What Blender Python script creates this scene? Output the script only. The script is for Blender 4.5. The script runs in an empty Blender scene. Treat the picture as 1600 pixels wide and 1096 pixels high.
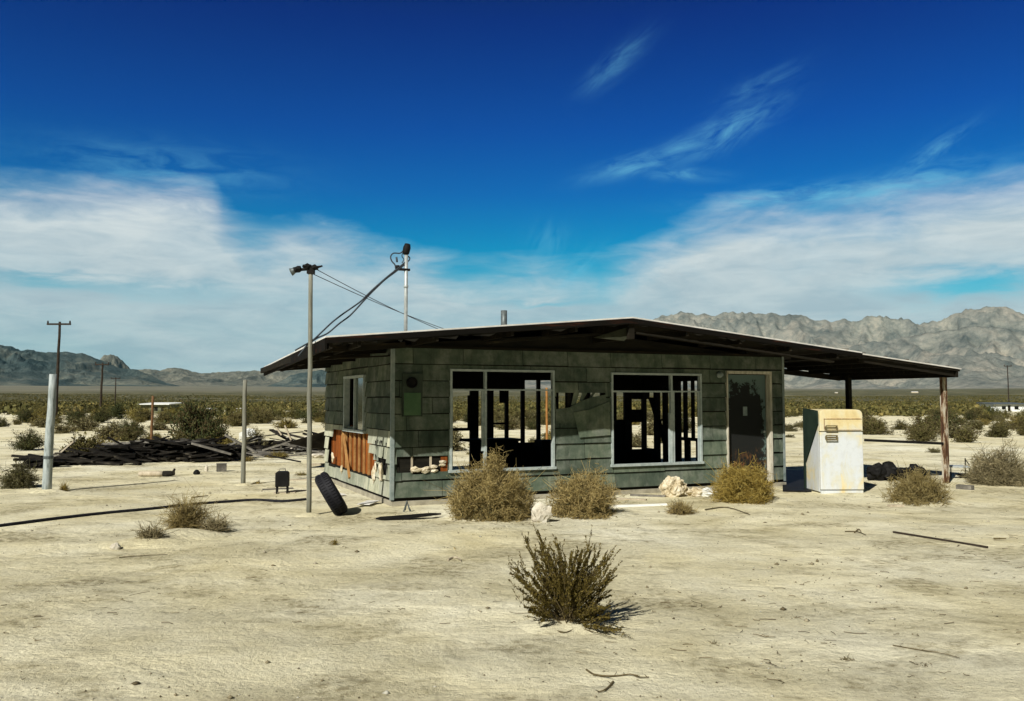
import bpy, math, random
import numpy as np
from mathutils import Vector, noise, Matrix, Euler

random.seed(7)
col = bpy.context.scene.collection
R = math.radians
FPX, CX, CY, HOR, EYE = 1350.0, 800.0, 548.0, 625.0, 1.65
PITCH = math.atan((HOR - CY) / FPX)

# ------------------------------------------------------------------ basics
def ray(px, py):
    x = (px - CX) / FPX; z = -(py - CY) / FPX
    c, s = math.cos(PITCH), math.sin(PITCH)
    return Vector((x, c - z * s, s + z * c))

def far_rise(x, y):
    d = max(0.0, math.hypot(x, y) - 350.0)
    side = max(-1, min(1, x / max(1.0, abs(y)) * 2.2))
    sl = .0172 - .0022 * side
    return sl * d * d / (d + 500.0)

def gz(x, y):
    r = math.hypot(x, y)
    z = .035 * noise.noise(Vector((x * .35, y * .35, 1.7))) + .018 * max(0, 1 - r / 22) * noise.noise(Vector((x * 1.3, y * 1.3, 5.1)))
    if r > 26:
        k = min(1, (r - 26) / 60)
        z += k * .35 * noise.noise(Vector((x * .03, y * .03, 9.0)))
    # keep the pad under the cabin level
    lx, ly = to_local(x, y)
    dx = max(0, -.4 - lx, lx - 8.2); dy = max(0, -.4 - ly, ly - 5.4)
    dd = min(1, math.hypot(dx, dy) / 1.5)
    z = z * dd
    if r > 350: z += far_rise(x, y)
    return z

TH = math.atan2(.411, .912)
CORNER = Vector((-1.85, 13.5, 0))
ct, st = math.cos(TH), math.sin(TH)
def to_local(x, y):
    dx, dy = x - CORNER.x, y - CORNER.y
    return dx * ct + dy * st, -dx * st + dy * ct
def to_world(lx, ly, z=0):
    return Vector((CORNER.x + lx * ct - ly * st, CORNER.y + lx * st + ly * ct, z))

def G(px, py):
    d = ray(px, py); o = Vector((0, 0, EYE)); z = 0
    for _ in range(4):
        t = (z - EYE) / d.z
        p = o + d * t
        z = gz(p.x, p.y)
    return Vector((p.x, p.y, z))
def P(px, py, Y):
    d = ray(px, py)
    return Vector((0, 0, EYE)) + d * (Y / d.y)
def Wl(px, py, v0=0.0):
    """pixel -> (x along front, z) on the cabin plane at depth v0"""
    d = ray(px, py)
    lo = to_local(0, 0)
    ld = (d.x * ct + d.y * st, -d.x * st + d.y * ct)
    t = (v0 - lo[1]) / ld[1]
    return lo[0] + ld[0] * t, EYE + d.z * t
def Ws(px, py, u0=0.0):
    """pixel -> (depth, z) on the cabin plane at local x = u0"""
    d = ray(px, py)
    lo = to_local(0, 0)
    ld = (d.x * ct + d.y * st, -d.x * st + d.y * ct)
    t = (u0 - lo[0]) / ld[0]
    return lo[1] + ld[1] * t, EYE + d.z * t

def tag(o, label=None, cat=None, group=None, kind=None):
    if label: o['label'] = label
    if cat: o['category'] = cat
    if group: o['group'] = group
    if kind: o['kind'] = kind
    return o
def empty(name, loc, rz=0, label=None, cat=None, group=None):
    o = bpy.data.objects.new(name, None); col.objects.link(o)
    o.location = loc; o.rotation_euler = (0, 0, rz); o.empty_display_size = .1
    return tag(o, label, cat, group)

class MB:
    def __init__(s): s.v = []; s.f = []
    def box(s, a, b, M=None):
        x0, y0, z0 = a; x1, y1, z1 = b
        c = [(x0, y0, z0), (x1, y0, z0), (x1, y1, z0), (x0, y1, z0), (x0, y0, z1), (x1, y0, z1), (x1, y1, z1), (x0, y1, z1)]
        s.hexa(c, M)
    def hexa(s, c, M=None):
        n = len(s.v)
        for p in c:
            p = Vector(p)
            if M: p = M @ p
            s.v.append(tuple(p))
        s.f += [(n, n + 3, n + 2, n + 1), (n + 4, n + 5, n + 6, n + 7), (n, n + 1, n + 5, n + 4), (n + 1, n + 2, n + 6, n + 5), (n + 2, n + 3, n + 7, n + 6), (n + 3, n, n + 4, n + 7)]
    def prism(s, pts, axis_vec):
        """closed polygon pts extruded by axis_vec"""
        n = len(s.v); k = len(pts); a = Vector(axis_vec)
        s.v += [tuple(Vector(p)) for p in pts] + [tuple(Vector(p) + a) for p in pts]
        s.f.append(tuple(range(n + k - 1, n - 1, -1))); s.f.append(tuple(range(n + k, n + 2 * k)))
        for i in range(k):
            j = (i + 1) % k
            s.f.append((n + i, n + j, n + k + j, n + k + i))
    def beam(s, p, q, w, h, up=(0, 0, 1), taper=1.0):
        p = Vector(p); q = Vector(q); d = (q - p).normalized(); up = Vector(up)
        if abs(d.dot(up)) > .97: up = Vector((1, 0, 0))
        sx = d.cross(up).normalized() * (w / 2); sz = sx.normalized().cross(d).normalized() * (h / 2)
        c = [p - sx - sz, p + sx - sz, q + sx * taper - sz * taper, q - sx * taper - sz * taper, p - sx + sz, p + sx + sz, q + sx * taper + sz * taper, q - sx * taper + sz * taper]
        s.hexa(c)
    def tube(s, pts, rad, sides=10, cap=True):
        pts = [Vector(p) for p in pts]; n0 = len(s.v); k = len(pts)
        if not isinstance(rad, (list, tuple)): rad = [rad] * k
        ref = None
        for i, p in enumerate(pts):
            d = (pts[min(i + 1, k - 1)] - pts[max(i - 1, 0)]).normalized()
            if ref is None: ref = Vector((0, 0, 1)) if abs(d.z) < .9 else Vector((1, 0, 0))
            a = d.cross(ref).normalized(); b = d.cross(a).normalized(); ref = -b if False else a.cross(d)
            for j in range(sides):
                t = 2 * math.pi * j / sides
                s.v.append(tuple(p + (a * math.cos(t) + b * math.sin(t)) * rad[i]))
        for i in range(k - 1):
            for j in range(sides):
                m = (j + 1) % sides
                s.f.append((n0 + i * sides + j, n0 + (i + 1) * sides + j, n0 + (i + 1) * sides + m, n0 + i * sides + m))
        if cap:
            s.f.append(tuple(n0 + j for j in range(sides)))
            s.f.append(tuple(n0 + (k - 1) * sides + j for j in range(sides - 1, -1, -1)))
    def lathe(s, prof, seg=24, M=None):
        n0 = len(s.v); k = len(prof)
        for i in range(seg):
            t = 2 * math.pi * i / seg
            for r, z in prof:
                p = Vector((r * math.cos(t), r * math.sin(t), z))
                if M: p = M @ p
                s.v.append(tuple(p))
        for i in range(seg):
            m = (i + 1) % seg
            for j in range(k - 1):
                s.f.append((n0 + i * k + j, n0 + m * k + j, n0 + m * k + j + 1, n0 + i * k + j + 1))
    def lump(s, c, r, seed=0, sub=2, amp=.35, sc=1.3):
        """irregular rock-like lump"""
        import bmesh
        bm = bmesh.new(); bmesh.ops.create_icosphere(bm, subdivisions=sub, radius=1)
        n0 = len(s.v)
        for v in bm.verts:
            n = v.co.normalized()
            k = 1 + amp * noise.noise(n * sc + Vector((seed * 3.1, seed, 0))) + amp * .6 * noise.noise(n * sc * 2.7 + Vector((seed, 7.7, 3)))
            s.v.append((c[0] + n.x * r[0] * k, c[1] + n.y * r[1] * k, c[2] + n.z * r[2] * k))
        for f in bm.faces: s.f.append(tuple(n0 + v.index for v in f.verts))
        bm.free()
    def build(s, name, mat, parent=None, smooth=False, bevel=0, loc=None):
        me = bpy.data.meshes.new(name); me.from_pydata(s.v, [], s.f); me.validate(); me.update()
        if smooth:
            for p in me.polygons: p.use_smooth = True
        return link(name, me, mat, parent, bevel, loc)
def link(name, me, mat, parent=None, bevel=0, loc=None):
    o = bpy.data.objects.new(name, me); col.objects.link(o)
    if mat: me.materials.append(mat)
    if parent: o.parent = parent
    if loc: o.location = loc
    if bevel:
        b = o.modifiers.new('bevel', 'BEVEL'); b.width = bevel; b.segments = 2; b.limit_method = 'ANGLE'
    return o
def np_mesh(name, V, F):
    """V (n,3) float, F (m,k) int of equal size"""
    me = bpy.data.meshes.new(name)
    m, k = F.shape
    me.vertices.add(len(V)); me.vertices.foreach_set('co', V.astype(np.float32).ravel())
    me.loops.add(m * k); me.loops.foreach_set('vertex_index', F.astype(np.int32).ravel())
    me.polygons.add(m); me.polygons.foreach_set('loop_start', np.arange(0, m * k, k, dtype=np.int32))
    me.update(calc_edges=True); me.validate()
    return me

# ------------------------------------------------------------------ materials
def newmat(name):
    m = bpy.data.materials.new(name); m.use_nodes = True
    nt = m.node_tree; b = nt.nodes['Principled BSDF']
    b.inputs['Specular IOR Level'].default_value = .25
    return m, nt, b
def ramp(nt, fac, stops, interp='LINEAR'):
    r = nt.nodes.new('ShaderNodeValToRGB'); r.color_ramp.interpolation = interp
    e = r.color_ramp.elements
    while len(e) > 1: e.remove(e[0])
    e[0].position = stops[0][0]; e[0].color = (*stops[0][1], 1)
    for p, c in stops[1:]:
        x = e.new(p); x.color = (*c, 1)
    nt.links.new(fac, r.inputs[0]); return r.outputs[0]
def nz(nt, scale, detail=5, rough=.6, vec=None, stretch=None, dist=0, kind='Object'):
    n = nt.nodes.new('ShaderNodeTexNoise'); n.inputs['Scale'].default_value = scale
    n.inputs['Detail'].default_value = detail; n.inputs['Roughness'].default_value = rough; n.inputs['Distortion'].default_value = dist
    tc = nt.nodes.new('ShaderNodeTexCoord'); out = tc.outputs[kind]
    if stretch:
        mp = nt.nodes.new('ShaderNodeMapping'); mp.inputs['Scale'].default_value = stretch
        nt.links.new(out, mp.inputs[0]); out = mp.outputs[0]
    nt.links.new(out, n.inputs['Vector']); return n.outputs['Fac']
def mixc(nt, fac, a, b, mode='MIX'):
    m = nt.nodes.new('ShaderNodeMix'); m.data_type = 'RGBA'; m.blend_type = mode
    for i, v in ((0, fac), (6, a), (7, b)):
        if isinstance(v, (int, float)): m.inputs[i].default_value = v
        elif isinstance(v, tuple): m.inputs[i].default_value = (*v, 1)
        else: nt.links.new(v, m.inputs[i])
    return m.outputs[2]
def mth(nt, op, a, b=None, c=None, clamp=False):
    m = nt.nodes.new('ShaderNodeMath'); m.operation = op; m.use_clamp = clamp
    for i, v in enumerate((a, b, c)):
        if v is None: continue
        if isinstance(v, (int, float)): m.inputs[i].default_value = v
        else: nt.links.new(v, m.inputs[i])
    return m.outputs[0]
def bump(nt, b, h, strength=.3, dist=.02):
    bp = nt.nodes.new('ShaderNodeBump'); bp.inputs['Strength'].default_value = strength; bp.inputs['Distance'].default_value = dist
    nt.links.new(h, bp.inputs['Height']); nt.links.new(bp.outputs[0], b.inputs['Normal'])
def simple(name, stops, scale=4, stretch=None, rough=.85, bmp=.3, bdist=.01, metal=0, detail=6, nr=.65, island=0.0, spec=.08, fine=None):
    m, nt, b = newmat(name)
    f = nz(nt, scale, detail, nr, stretch=stretch)
    c = ramp(nt, f, stops)
    if island:
        g = nt.nodes.new('ShaderNodeNewGeometry')
        v = ramp(nt, g.outputs['Random Per Island'], [(0, (1 - island,) * 3), (1, (1 + island * .6,) * 3)])
        c = mixc(nt, 1.0, c, v, 'MULTIPLY')
    nt.links.new(c, b.inputs['Base Color'])
    b.inputs['Roughness'].default_value = rough; b.inputs['Metallic'].default_value = metal
    b.inputs['Specular IOR Level'].default_value = spec
    if bmp:
        f2 = nz(nt, (fine or scale * 5), 6, .7, stretch=stretch)
        bump(nt, b, f2, bmp, bdist)
    return m
def islandmat(name, stops, rough=.8, trans=0.0):
    m, nt, b = newmat(name)
    g = nt.nodes.new('ShaderNodeNewGeometry')
    c = ramp(nt, g.outputs['Random Per Island'], stops)
    oi = nt.nodes.new('ShaderNodeObjectInfo')
    v = ramp(nt, oi.outputs['Random'], [(0, (.72, .74, .7)), (1, (1.2, 1.14, 1.1))])
    c = mixc(nt, 1.0, c, v, 'MULTIPLY')
    nt.links.new(c, b.inputs['Base Color']); b.inputs['Roughness'].default_value = rough
    b.inputs['Specular IOR Level'].default_value = .15
    if trans:
        t = nt.nodes.new('ShaderNodeBsdfTranslucent'); mx = nt.nodes.new('ShaderNodeMixShader'); mx.inputs[0].default_value = trans
        nt.links.new(c, t.inputs[0]); nt.links.new(b.outputs[0], mx.inputs[1]); nt.links.new(t.outputs[0], mx.inputs[2])
        nt.links.new(mx.outputs[0], nt.nodes['Material Output'].inputs[0])
    return m

M = {}
# siding: weathered grey-green cement shingle
def siding_mat(name, pal=((.3, (.046, .068, .050)), (.5, (.084, .106, .080)), (.70, (.165, .180, .142)))):
    m, nt, b = newmat(name)
    f = nz(nt, 3.0, 8, .65)
    c = ramp(nt, f, pal)
    g = nt.nodes.new('ShaderNodeNewGeometry')
    v = ramp(nt, g.outputs['Random Per Island'], [(0, (.66, .70, .68)), (.7, (1.05, 1.05, 1.0)), (1, (1.4, 1.36, 1.25))])
    c = mixc(nt, 1.0, c, v, 'MULTIPLY')
    st_ = nz(nt, 9, 6, .7, stretch=(1, 1, .12))
    s2 = ramp(nt, st_, [(.38, (.55, .56, .55)), (.52, (1, 1, 1))])
    c = mixc(nt, .6, c, s2, 'MULTIPLY')
    fd = ramp(nt, nz(nt, 1.6, 7, .7), [(.50, (0, 0, 0)), (.66, (1, 1, 1))]); c = mixc(nt, mth(nt, 'MULTIPLY', fd, .5), c, (.24, .25, .215))
    sp = nz(nt, 38, 4, .7); s3 = ramp(nt, sp, [(.28, (.5, .5, .48)), (.4, (1, 1, 1))])
    c = mixc(nt, .7, c, s3, 'MULTIPLY')
    nt.links.new(c, b.inputs['Base Color']); b.inputs['Roughness'].default_value = .9
    gr = nz(nt, 60, 5, .7, stretch=(1, 1, .15)); bump(nt, b, gr, .35, .006)
    return m
M['siding'] = siding_mat('weathered_siding')
M['paleside'] = siding_mat('bleached_siding', ((.3, (.24, .25, .19)), (.5, (.34, .35, .28)), (.72, (.46, .46, .38))))
M['trim'] = simple('pale_trim_paint', [(.25, (.10, .13, .125)), (.45, (.20, .24, .23)), (.7, (.29, .32, .30))], 7, rough=.7, bmp=.2)
M['alu'] = simple('window_frame_metal', [(.3, (.24, .29, .28)), (.7, (.42, .46, .44))], 12, rough=.55, bmp=.1, spec=.4)
M['dark_wood'] = simple('charred_dark_wood', [(.3, (.006, .006, .005)), (.7, (.020, .018, .013))], 6, stretch=(.4, 3, 3), bmp=.4)
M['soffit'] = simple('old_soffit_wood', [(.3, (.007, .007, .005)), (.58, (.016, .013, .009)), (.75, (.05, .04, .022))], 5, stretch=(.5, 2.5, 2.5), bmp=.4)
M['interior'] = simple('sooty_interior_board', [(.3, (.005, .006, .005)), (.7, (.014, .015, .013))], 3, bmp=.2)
M['fascia'] = simple('peeling_fascia', [(.3, (.003, .003, .002)), (.56, (.006, .005, .004)), (.66, (.03, .010, .005)), (.8, (.03, .026, .016))], 2.2, stretch=(.5, 4, 6), bmp=.4)
M['roof'] = simple('pale_roof_sheet', [(.3, (.46, .45, .42)), (.6, (.66, .65, .62)), (.8, (.5, .42, .33))], 3, rough=.6, bmp=.2)
M['redwood'] = simple('red_stained_boards', [(.25, (.06, .016, .005)), (.5, (.19, .052, .010)), (.72, (.36, .13, .03))], 5, stretch=(6, 6, .35), rough=.8, bmp=.4, island=.4)
M['paleplank'] = simple('bleached_plank', [(.3, (.28, .23, .16)), (.7, (.52, .46, .35))], 6, stretch=(4, 4, 1), bmp=.3)
M['greyplank'] = simple('grey_weathered_plank', [(.3, (.07, .065, .055)), (.55, (.15, .14, .12)), (.75, (.3, .28, .24))], 5, bmp=.4, island=.5)
M['charplank'] = simple('blackened_plank', [(.3, (.006, .005, .004)), (.55, (.018, .016, .013)), (.75, (.075, .065, .048))], 4, bmp=.5, island=.85)
M['concrete'] = simple('rough_concrete', [(.3, (.22, .20, .15)), (.7, (.40, .37, .29))], 5, bmp=.5, bdist=.02)
M['rock'] = simple('pale_rock', [(.3, (.42, .37, .28)), (.6, (.66, .62, .52)), (.8, (.76, .74, .68))], 9, bmp=.8, bdist=.03)
M['insul'] = simple('torn_insulation', [(.32, (.14, .10, .05)), (.45, (.5, .42, .27)), (.7, (.74, .69, .57))], 7, bmp=.7, bdist=.03)
M['rubber'] = simple('old_black_rubber', [(.3, (.008, .008, .010)), (.7, (.022, .022, .026))], 8, rough=.6, bmp=.15)
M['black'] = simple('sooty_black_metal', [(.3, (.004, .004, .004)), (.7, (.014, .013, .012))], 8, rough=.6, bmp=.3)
M['polewood'] = simple('weathered_pole_wood', [(.3, (.10, .10, .08)), (.55, (.19, .19, .155)), (.75, (.30, .29, .23))], 9, stretch=(4, 4, .3), bmp=.5)
M['whitepost'] = simple('whitewashed_post', [(.34, (.13, .15, .14)), (.46, (.27, .31, .31)), (.62, (.38, .42, .42))], 7, stretch=(3, 3, .5), bmp=.5)
M['utility'] = simple('creosoted_pole', [(.3, (.018, .014, .011)), (.7, (.05, .038, .028))], 6, bmp=.3)
M['conduit'] = simple('galvanised_conduit', [(.3, (.28, .31, .31)), (.7, (.5, .53, .52))], 14, rough=.45, metal=.3, bmp=.1)
M['ventpipe'] = simple('dull_vent_pipe', [(.3, (.07, .085, .09)), (.7, (.15, .17, .17))], 14, rough=.5, metal=.4, bmp=.1)
M['cable'] = simple('cable_sheath', [(.3, (.02, .024, .03)), (.7, (.06, .07, .08))], 8, rough=.6, bmp=0)
M['wire'] = simple('dull_wire', [(.3, (.05, .05, .055)), (.7, (.10, .10, .11))], 8, rough=.6, bmp=0)
M['greenpanel'] = simple('faded_green_panel', [(.3, (.05, .10, .05)), (.7, (.09, .15, .075))], 4, bmp=.1)
M['white'] = simple('white_paint', [(.3, (.6, .62, .6)), (.7, (.78, .79, .76))], 4, bmp=.1)
M['rustpost'] = simple('rust_streaked_paint', [(.36, (.46, .42, .34)), (.46, (.30, .17, .08)), (.56, (.16, .06, .022)), (.68, (.07, .03, .016))], 4.5, stretch=(4, 4, .55), bmp=.5, rough=.85)
M['twig'] = islandmat('dry_twigs_gold', [(0, (.20, .145, .05)), (.5, (.36, .28, .115)), (1, (.50, .41, .20))], trans=.15)
M['twigolive'] = islandmat('dry_twigs_olive', [(0, (.16, .125, .045)), (.5, (.33, .265, .105)), (1, (.50, .41, .19))], trans=.2)
M['twiggold'] = islandmat('dry_twigs_ochre', [(0, (.22, .15, .03)), (.5, (.38, .28, .065)), (1, (.50, .40, .13))], trans=.2)
M['twiggrey'] = islandmat('dry_twigs_grey', [(0, (.11, .10, .055)), (.5, (.20, .18, .10)), (1, (.34, .30, .18))], trans=.1)
M['stem'] = islandmat('woody_stems', [(0, (.045, .034, .016)), (1, (.15, .12, .06))])
M['leafbrown'] = islandmat('brown_olive_leaves', [(0, (.055, .040, .008)), (.5, (.11, .085, .018)), (1, (.20, .15, .04))], trans=.2)
M['leafolive'] = islandmat('olive_leaves', [(0, (.050, .046, .014)), (.5, (.10, .094, .030)), (1, (.18, .16, .065))], trans=.15)
M['leafsage'] = islandmat('sage_leaves', [(0, (.07, .065, .03)), (.5, (.145, .135, .065)), (1, (.25, .23, .125))], trans=.15)
M['leafdark'] = islandmat('dark_green_leaves', [(0, (.018, .026, .010)), (.5, (.04, .05, .017)), (1, (.085, .09, .032))], trans=.1)
M['leafyellow'] = islandmat('yellow_olive_leaves', [(0, (.11, .09, .02)), (.5, (.19, .155, .04)), (1, (.30, .25, .08))], trans=.15)

# sand
def sand_mat():
    m, nt, b = newmat('desert_sand')
    big = nz(nt, .11, 6, .6, stretch=(.9, 1, 1), dist=.3)
    mid = nz(nt, .55, 8, .64, stretch=(1, 1, 1), dist=.3)
    c = ramp(nt, mid, [(.28, (.60, .54, .34)), (.43, (.71, .66, .46)), (.60, (.78, .745, .57)), (.8, (.82, .795, .65))])
    c2 = ramp(nt, big, [(.34, (.85, .82, .73)), (.50, (.98, .965, .92)), (.66, (1.04, 1.05, 1.09))])
    c = mixc(nt, 1.0, c, c2, 'MULTIPLY')
    # scruffy darker soil patches
    pt = nz(nt, .8, 9, .70, stretch=(.9, 1, 1), dist=.3)
    pm = ramp(nt, pt, [(.50, (0, 0, 0)), (.60, (1, 1, 1))])
    crumb = ramp(nt, nz(nt, 13, 6, .78), [(.45, (0, 0, 0)), (.56, (1, 1, 1))])
    c = mixc(nt, mth(nt, 'MULTIPLY', pm, .20), c, (.42, .365, .20))
    c = mixc(nt, mth(nt, 'MULTIPLY', mth(nt, 'MULTIPLY', pm, crumb), .75), c, (.20, .165, .085))
    gr = nz(nt, 26, 6, .75); g2 = ramp(nt, gr, [(.3, (.62, .60, .55)), (.5, (1, 1, 1)), (.75, (1.14, 1.13, 1.1))])
    c = mixc(nt, .75, c, g2, 'MULTIPLY')
    sp = nz(nt, 95, 3, .7); s3 = ramp(nt, sp, [(.27, (.4, .37, .3)), (.36, (1, 1, 1))])
    c = mixc(nt, .8, c, s3, 'MULTIPLY')
    # distance cover: far plain is olive with low brush, the bajada above is grey-tan
    tc = nt.nodes.new('ShaderNodeTexCoord'); ln = nt.nodes.new('ShaderNodeVectorMath'); ln.operation = 'LENGTH'
    nt.links.new(tc.outputs['Object'], ln.inputs[0]); dist = ln.outputs['Value']
    sx = nt.nodes.new('ShaderNodeSeparateXYZ'); nt.links.new(tc.outputs['Object'], sx.inputs[0])
    brn = nz(nt, .035, 8, .8, stretch=(1, .45, 1))
    brc = ramp(nt, brn, [(.36, (.045, .047, .020)), (.50, (.085, .080, .038)), (.60, (.17, .155, .085)), (.70, (.40, .37, .26))])
    bf = mth(nt, 'SMOOTH_MIN', mth(nt, 'MULTIPLY', mth(nt, 'SUBTRACT', dist, 90.0), 1 / 170.0, clamp=True), 1.0, .0)
    c = mixc(nt, bf, c, brc)
    # brush gives way to the bare bajada: sooner at the left than at the right
    edge = mth(nt, 'ADD', 1500.0, mth(nt, 'MULTIPLY', sx.outputs[0], .9))
    edge = mth(nt, 'MAXIMUM', edge, 750.0)
    edge = mth(nt, 'MULTIPLY', mth(nt, 'SUBTRACT', dist, edge), 1 / 900.0, clamp=True)
    baj = nz(nt, .012, 8, .7, stretch=(1, .4, 1))
    bajc = ramp(nt, baj, [(.35, (.115, .112, .080)), (.6, (.185, .175, .125)), (.75, (.24, .22, .165))])
    c = mixc(nt, edge, c, bajc)
    nt.links.new(c, b.inputs['Base Color']); b.inputs['Roughness'].default_value = .95; b.inputs['Specular IOR Level'].default_value = .1
    rough_ = ramp(nt, nz(nt, .7, 5, .6, stretch=(.7, 1.2, 1)), [(.38, (.12, .12, .12)), (.62, (1, 1, 1))])
    h = mth(nt, 'ADD', mth(nt, 'ADD', mth(nt, 'MULTIPLY', nz(nt, 1.5, 4, .6, dist=.5), .9), mth(nt, 'MULTIPLY', nz(nt, 6.5, 8, .8), rough_)), mth(nt, 'MULTIPLY', nz(nt, 30, 5, .75), .25))
    fade = mth(nt, 'SUBTRACT', 1.0, mth(nt, 'MULTIPLY', dist, 1 / 120.0, clamp=True))
    bp = nt.nodes.new('ShaderNodeBump'); bp.inputs['Distance'].default_value = .12
    nt.links.new(mth(nt, 'MULTIPLY', fade, .85), bp.inputs['Strength'])
    nt.links.new(h, bp.inputs['Height']); nt.links.new(bp.outputs[0], b.inputs['Normal'])
    return m
M['sand'] = sand_mat()

def rock_range(name, stops, sc=.004, bs=1.0):
    m, nt, b = newmat(name)
    f = nz(nt, sc, 9, .68, dist=.5); c = ramp(nt, f, stops)
    f2 = nz(nt, sc * 6, 8, .75); c2 = ramp(nt, f2, [(.38, (.62, .65, .67)), (.56, (1.08, 1.06, 1.04))])
    c = mixc(nt, .9, c, c2, 'MULTIPLY')
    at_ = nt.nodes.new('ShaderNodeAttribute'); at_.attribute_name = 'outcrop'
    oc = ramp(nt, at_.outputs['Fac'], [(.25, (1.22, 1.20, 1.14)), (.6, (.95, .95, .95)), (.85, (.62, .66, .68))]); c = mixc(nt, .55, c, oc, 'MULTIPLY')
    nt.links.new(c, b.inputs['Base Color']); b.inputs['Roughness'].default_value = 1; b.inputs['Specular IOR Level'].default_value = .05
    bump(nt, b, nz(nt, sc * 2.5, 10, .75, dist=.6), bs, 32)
    return m
M['mt_right'] = rock_range('pale_range_rock', [(.36, (.13, .145, .135)), (.5, (.245, .25, .22)), (.64, (.36, .335, .28))])
M['mt_left'] = rock_range('dark_range_rock', [(.36, (.040, .060, .062)), (.5, (.080, .105, .100)), (.64, (.18, .19, .155))])
M['mt_mid'] = rock_range('tan_hill_rock', [(.32, (.11, .12, .10)), (.5, (.18, .18, .145)), (.7, (.28, .265, .205))])

# ------------------------------------------------------------------ ground
def ground():
    def axis(lo, hi, n, a, c):
        u0, u1 = math.asinh((lo - c) / a), math.asinh((hi - c) / a)
        return c + a * np.sinh(np.linspace(u0, u1, n))
    xs = axis(-9000, 9000, 300, 12, 0); ys = axis(-2500, 9000, 380, 9, 9)
    nx, ny = len(xs), len(ys)
    V = np.empty((ny, nx, 3)); V[:, :, 0] = xs[None, :]; V[:, :, 1] = ys[:, None]
    for j in range(ny):
        for i in range(nx): V[j, i, 2] = gz(float(xs[i]), float(ys[j]))
    I = (np.arange(ny - 1)[:, None] * nx + np.arange(nx - 1)[None, :]).ravel()
    F = np.stack([I, I + 1, I + nx + 1, I + nx], 1)
    me = np_mesh('ground', V.reshape(-1, 3), F)
    me.polygons.foreach_set('use_smooth', np.ones(len(F), bool))
    tag(link('ground', me, M['sand']), kind='structure')
ground()

# ------------------------------------------------------------------ mountains
def interp(pts, x):
    if x <= pts[0][0]: return pts[0][1]
    for (a, p), (b, q) in zip(pts, pts[1:]):
        if x <= b: return p + (q - p) * (x - a) / (b - a)
    return pts[-1][1]
def mrange(name, crest, D, depth, mat, seed, pa, pb, foot=.42, nu=420, nv=110, rough=1.0, nsc=1.0):
    V = np.empty((nv, nu, 3)); A = np.zeros((nv, nu))
    for i in range(nu):
        px = pa + (pb - pa) * i / (nu - 1)
        az = math.atan((px - CX) / FPX)
        py = interp(crest, px)
        d = ray(px, py); H = EYE + d.z / math.hypot(d.x, d.y) * D
        edge = min(1, (px - pa) / 60, (pb - px) / 60)
        for j in range(nv):
            s = j / (nv - 1)
            r = D - depth * foot * 2 + s * depth * foot * 2 * 1.45
            x, y = r * math.sin(az), r * math.cos(az)
            t = (r - (D - depth * foot * 2)) / (depth * foot * 2)
            up = min(1, t) if t <= 1 else max(0, 1 - (t - 1) * 2.1)
            base = far_rise(x, y) - 6
            q = Vector((x / 400 * nsc, y / 760 * nsc, seed))
            w = noise.noise(q * .6) * .8
            q2 = q + Vector((w, w * .7, 0))
            rid = 1 - abs(noise.noise(q2 * .62)) * 2.4
            rid2 = 1 - abs(noise.noise(q2 * 2.3 + Vector((3, 1, 0)))) * 2.2
            rid3 = 1 - abs(noise.noise(q2 * 5.3 + Vector((8, 2, 0)))) * 2.2
            rid4 = 1 - abs(noise.noise(q2 * 12.1 + Vector((1, 5, 0)))) * 2.2
            det = .60 * rid + .26 * rid2 + .10 * rid3 + .04 * rid4
            sh = up ** 1.25
            k = sh * (.50 + .50 * det + .35 * (up ** 3) * (1 - det)) if up < 1 else 1
            k = 1.045 * sh * ((1 - up ** 6) * (.16 + .80 * det) + up ** 6 * (.93 + .07 * (rid2 * .5 + rid3 * .35 + rid4 * .15)))
            h = (H - base) * k * edge * 1.0
            V[j, i] = (x, y, base + h if up > 0 else base - 20)
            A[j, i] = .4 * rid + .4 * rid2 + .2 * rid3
    I = (np.arange(nv - 1)[:, None] * nu + np.arange(nu - 1)[None, :]).ravel()
    F = np.stack([I, I + 1, I + nu + 1, I + nu], 1)
    me = np_mesh(name, V.reshape(-1, 3), F)
    at_ = me.attributes.new('outcrop', 'FLOAT', 'POINT'); at_.data.foreach_set('value', A.astype(np.float32).ravel())
    tag(link(name, me, mat), kind='structure')
RC = [(560, 566), (640, 560), (760, 548), (850, 530), (930, 512), (990, 500), (1030, 497), (1050, 491), (1075, 487), (1100, 490), (1130, 491), (1165, 489), (1200, 491),
      (1235, 494), (1252, 493), (1275, 499), (1300, 503), (1320, 499), (1340, 500), (1362, 494), (1378, 490), (1392, 495), (1415, 499), (1440, 508), (1465, 502),
      (1482, 494), (1500, 490), (1520, 484), (1545, 480), (1565, 480), (1590, 486), (1650, 492), (1750, 500), (1900, 520)]
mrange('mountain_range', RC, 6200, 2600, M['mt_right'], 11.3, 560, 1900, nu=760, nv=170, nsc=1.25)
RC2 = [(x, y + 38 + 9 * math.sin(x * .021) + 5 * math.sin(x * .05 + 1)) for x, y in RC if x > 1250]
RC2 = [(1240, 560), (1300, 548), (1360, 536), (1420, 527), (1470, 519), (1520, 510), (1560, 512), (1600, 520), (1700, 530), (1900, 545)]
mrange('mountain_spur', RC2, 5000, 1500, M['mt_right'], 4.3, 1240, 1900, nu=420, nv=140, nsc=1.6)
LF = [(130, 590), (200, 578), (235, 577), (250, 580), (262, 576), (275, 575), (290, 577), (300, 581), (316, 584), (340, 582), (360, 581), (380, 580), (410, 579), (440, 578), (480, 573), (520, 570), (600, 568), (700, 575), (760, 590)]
mrange('far_hills', LF, 5600, 1500, M['mt_mid'], 21.0, 120, 760, nu=420, nv=110, nsc=2.6)
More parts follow.
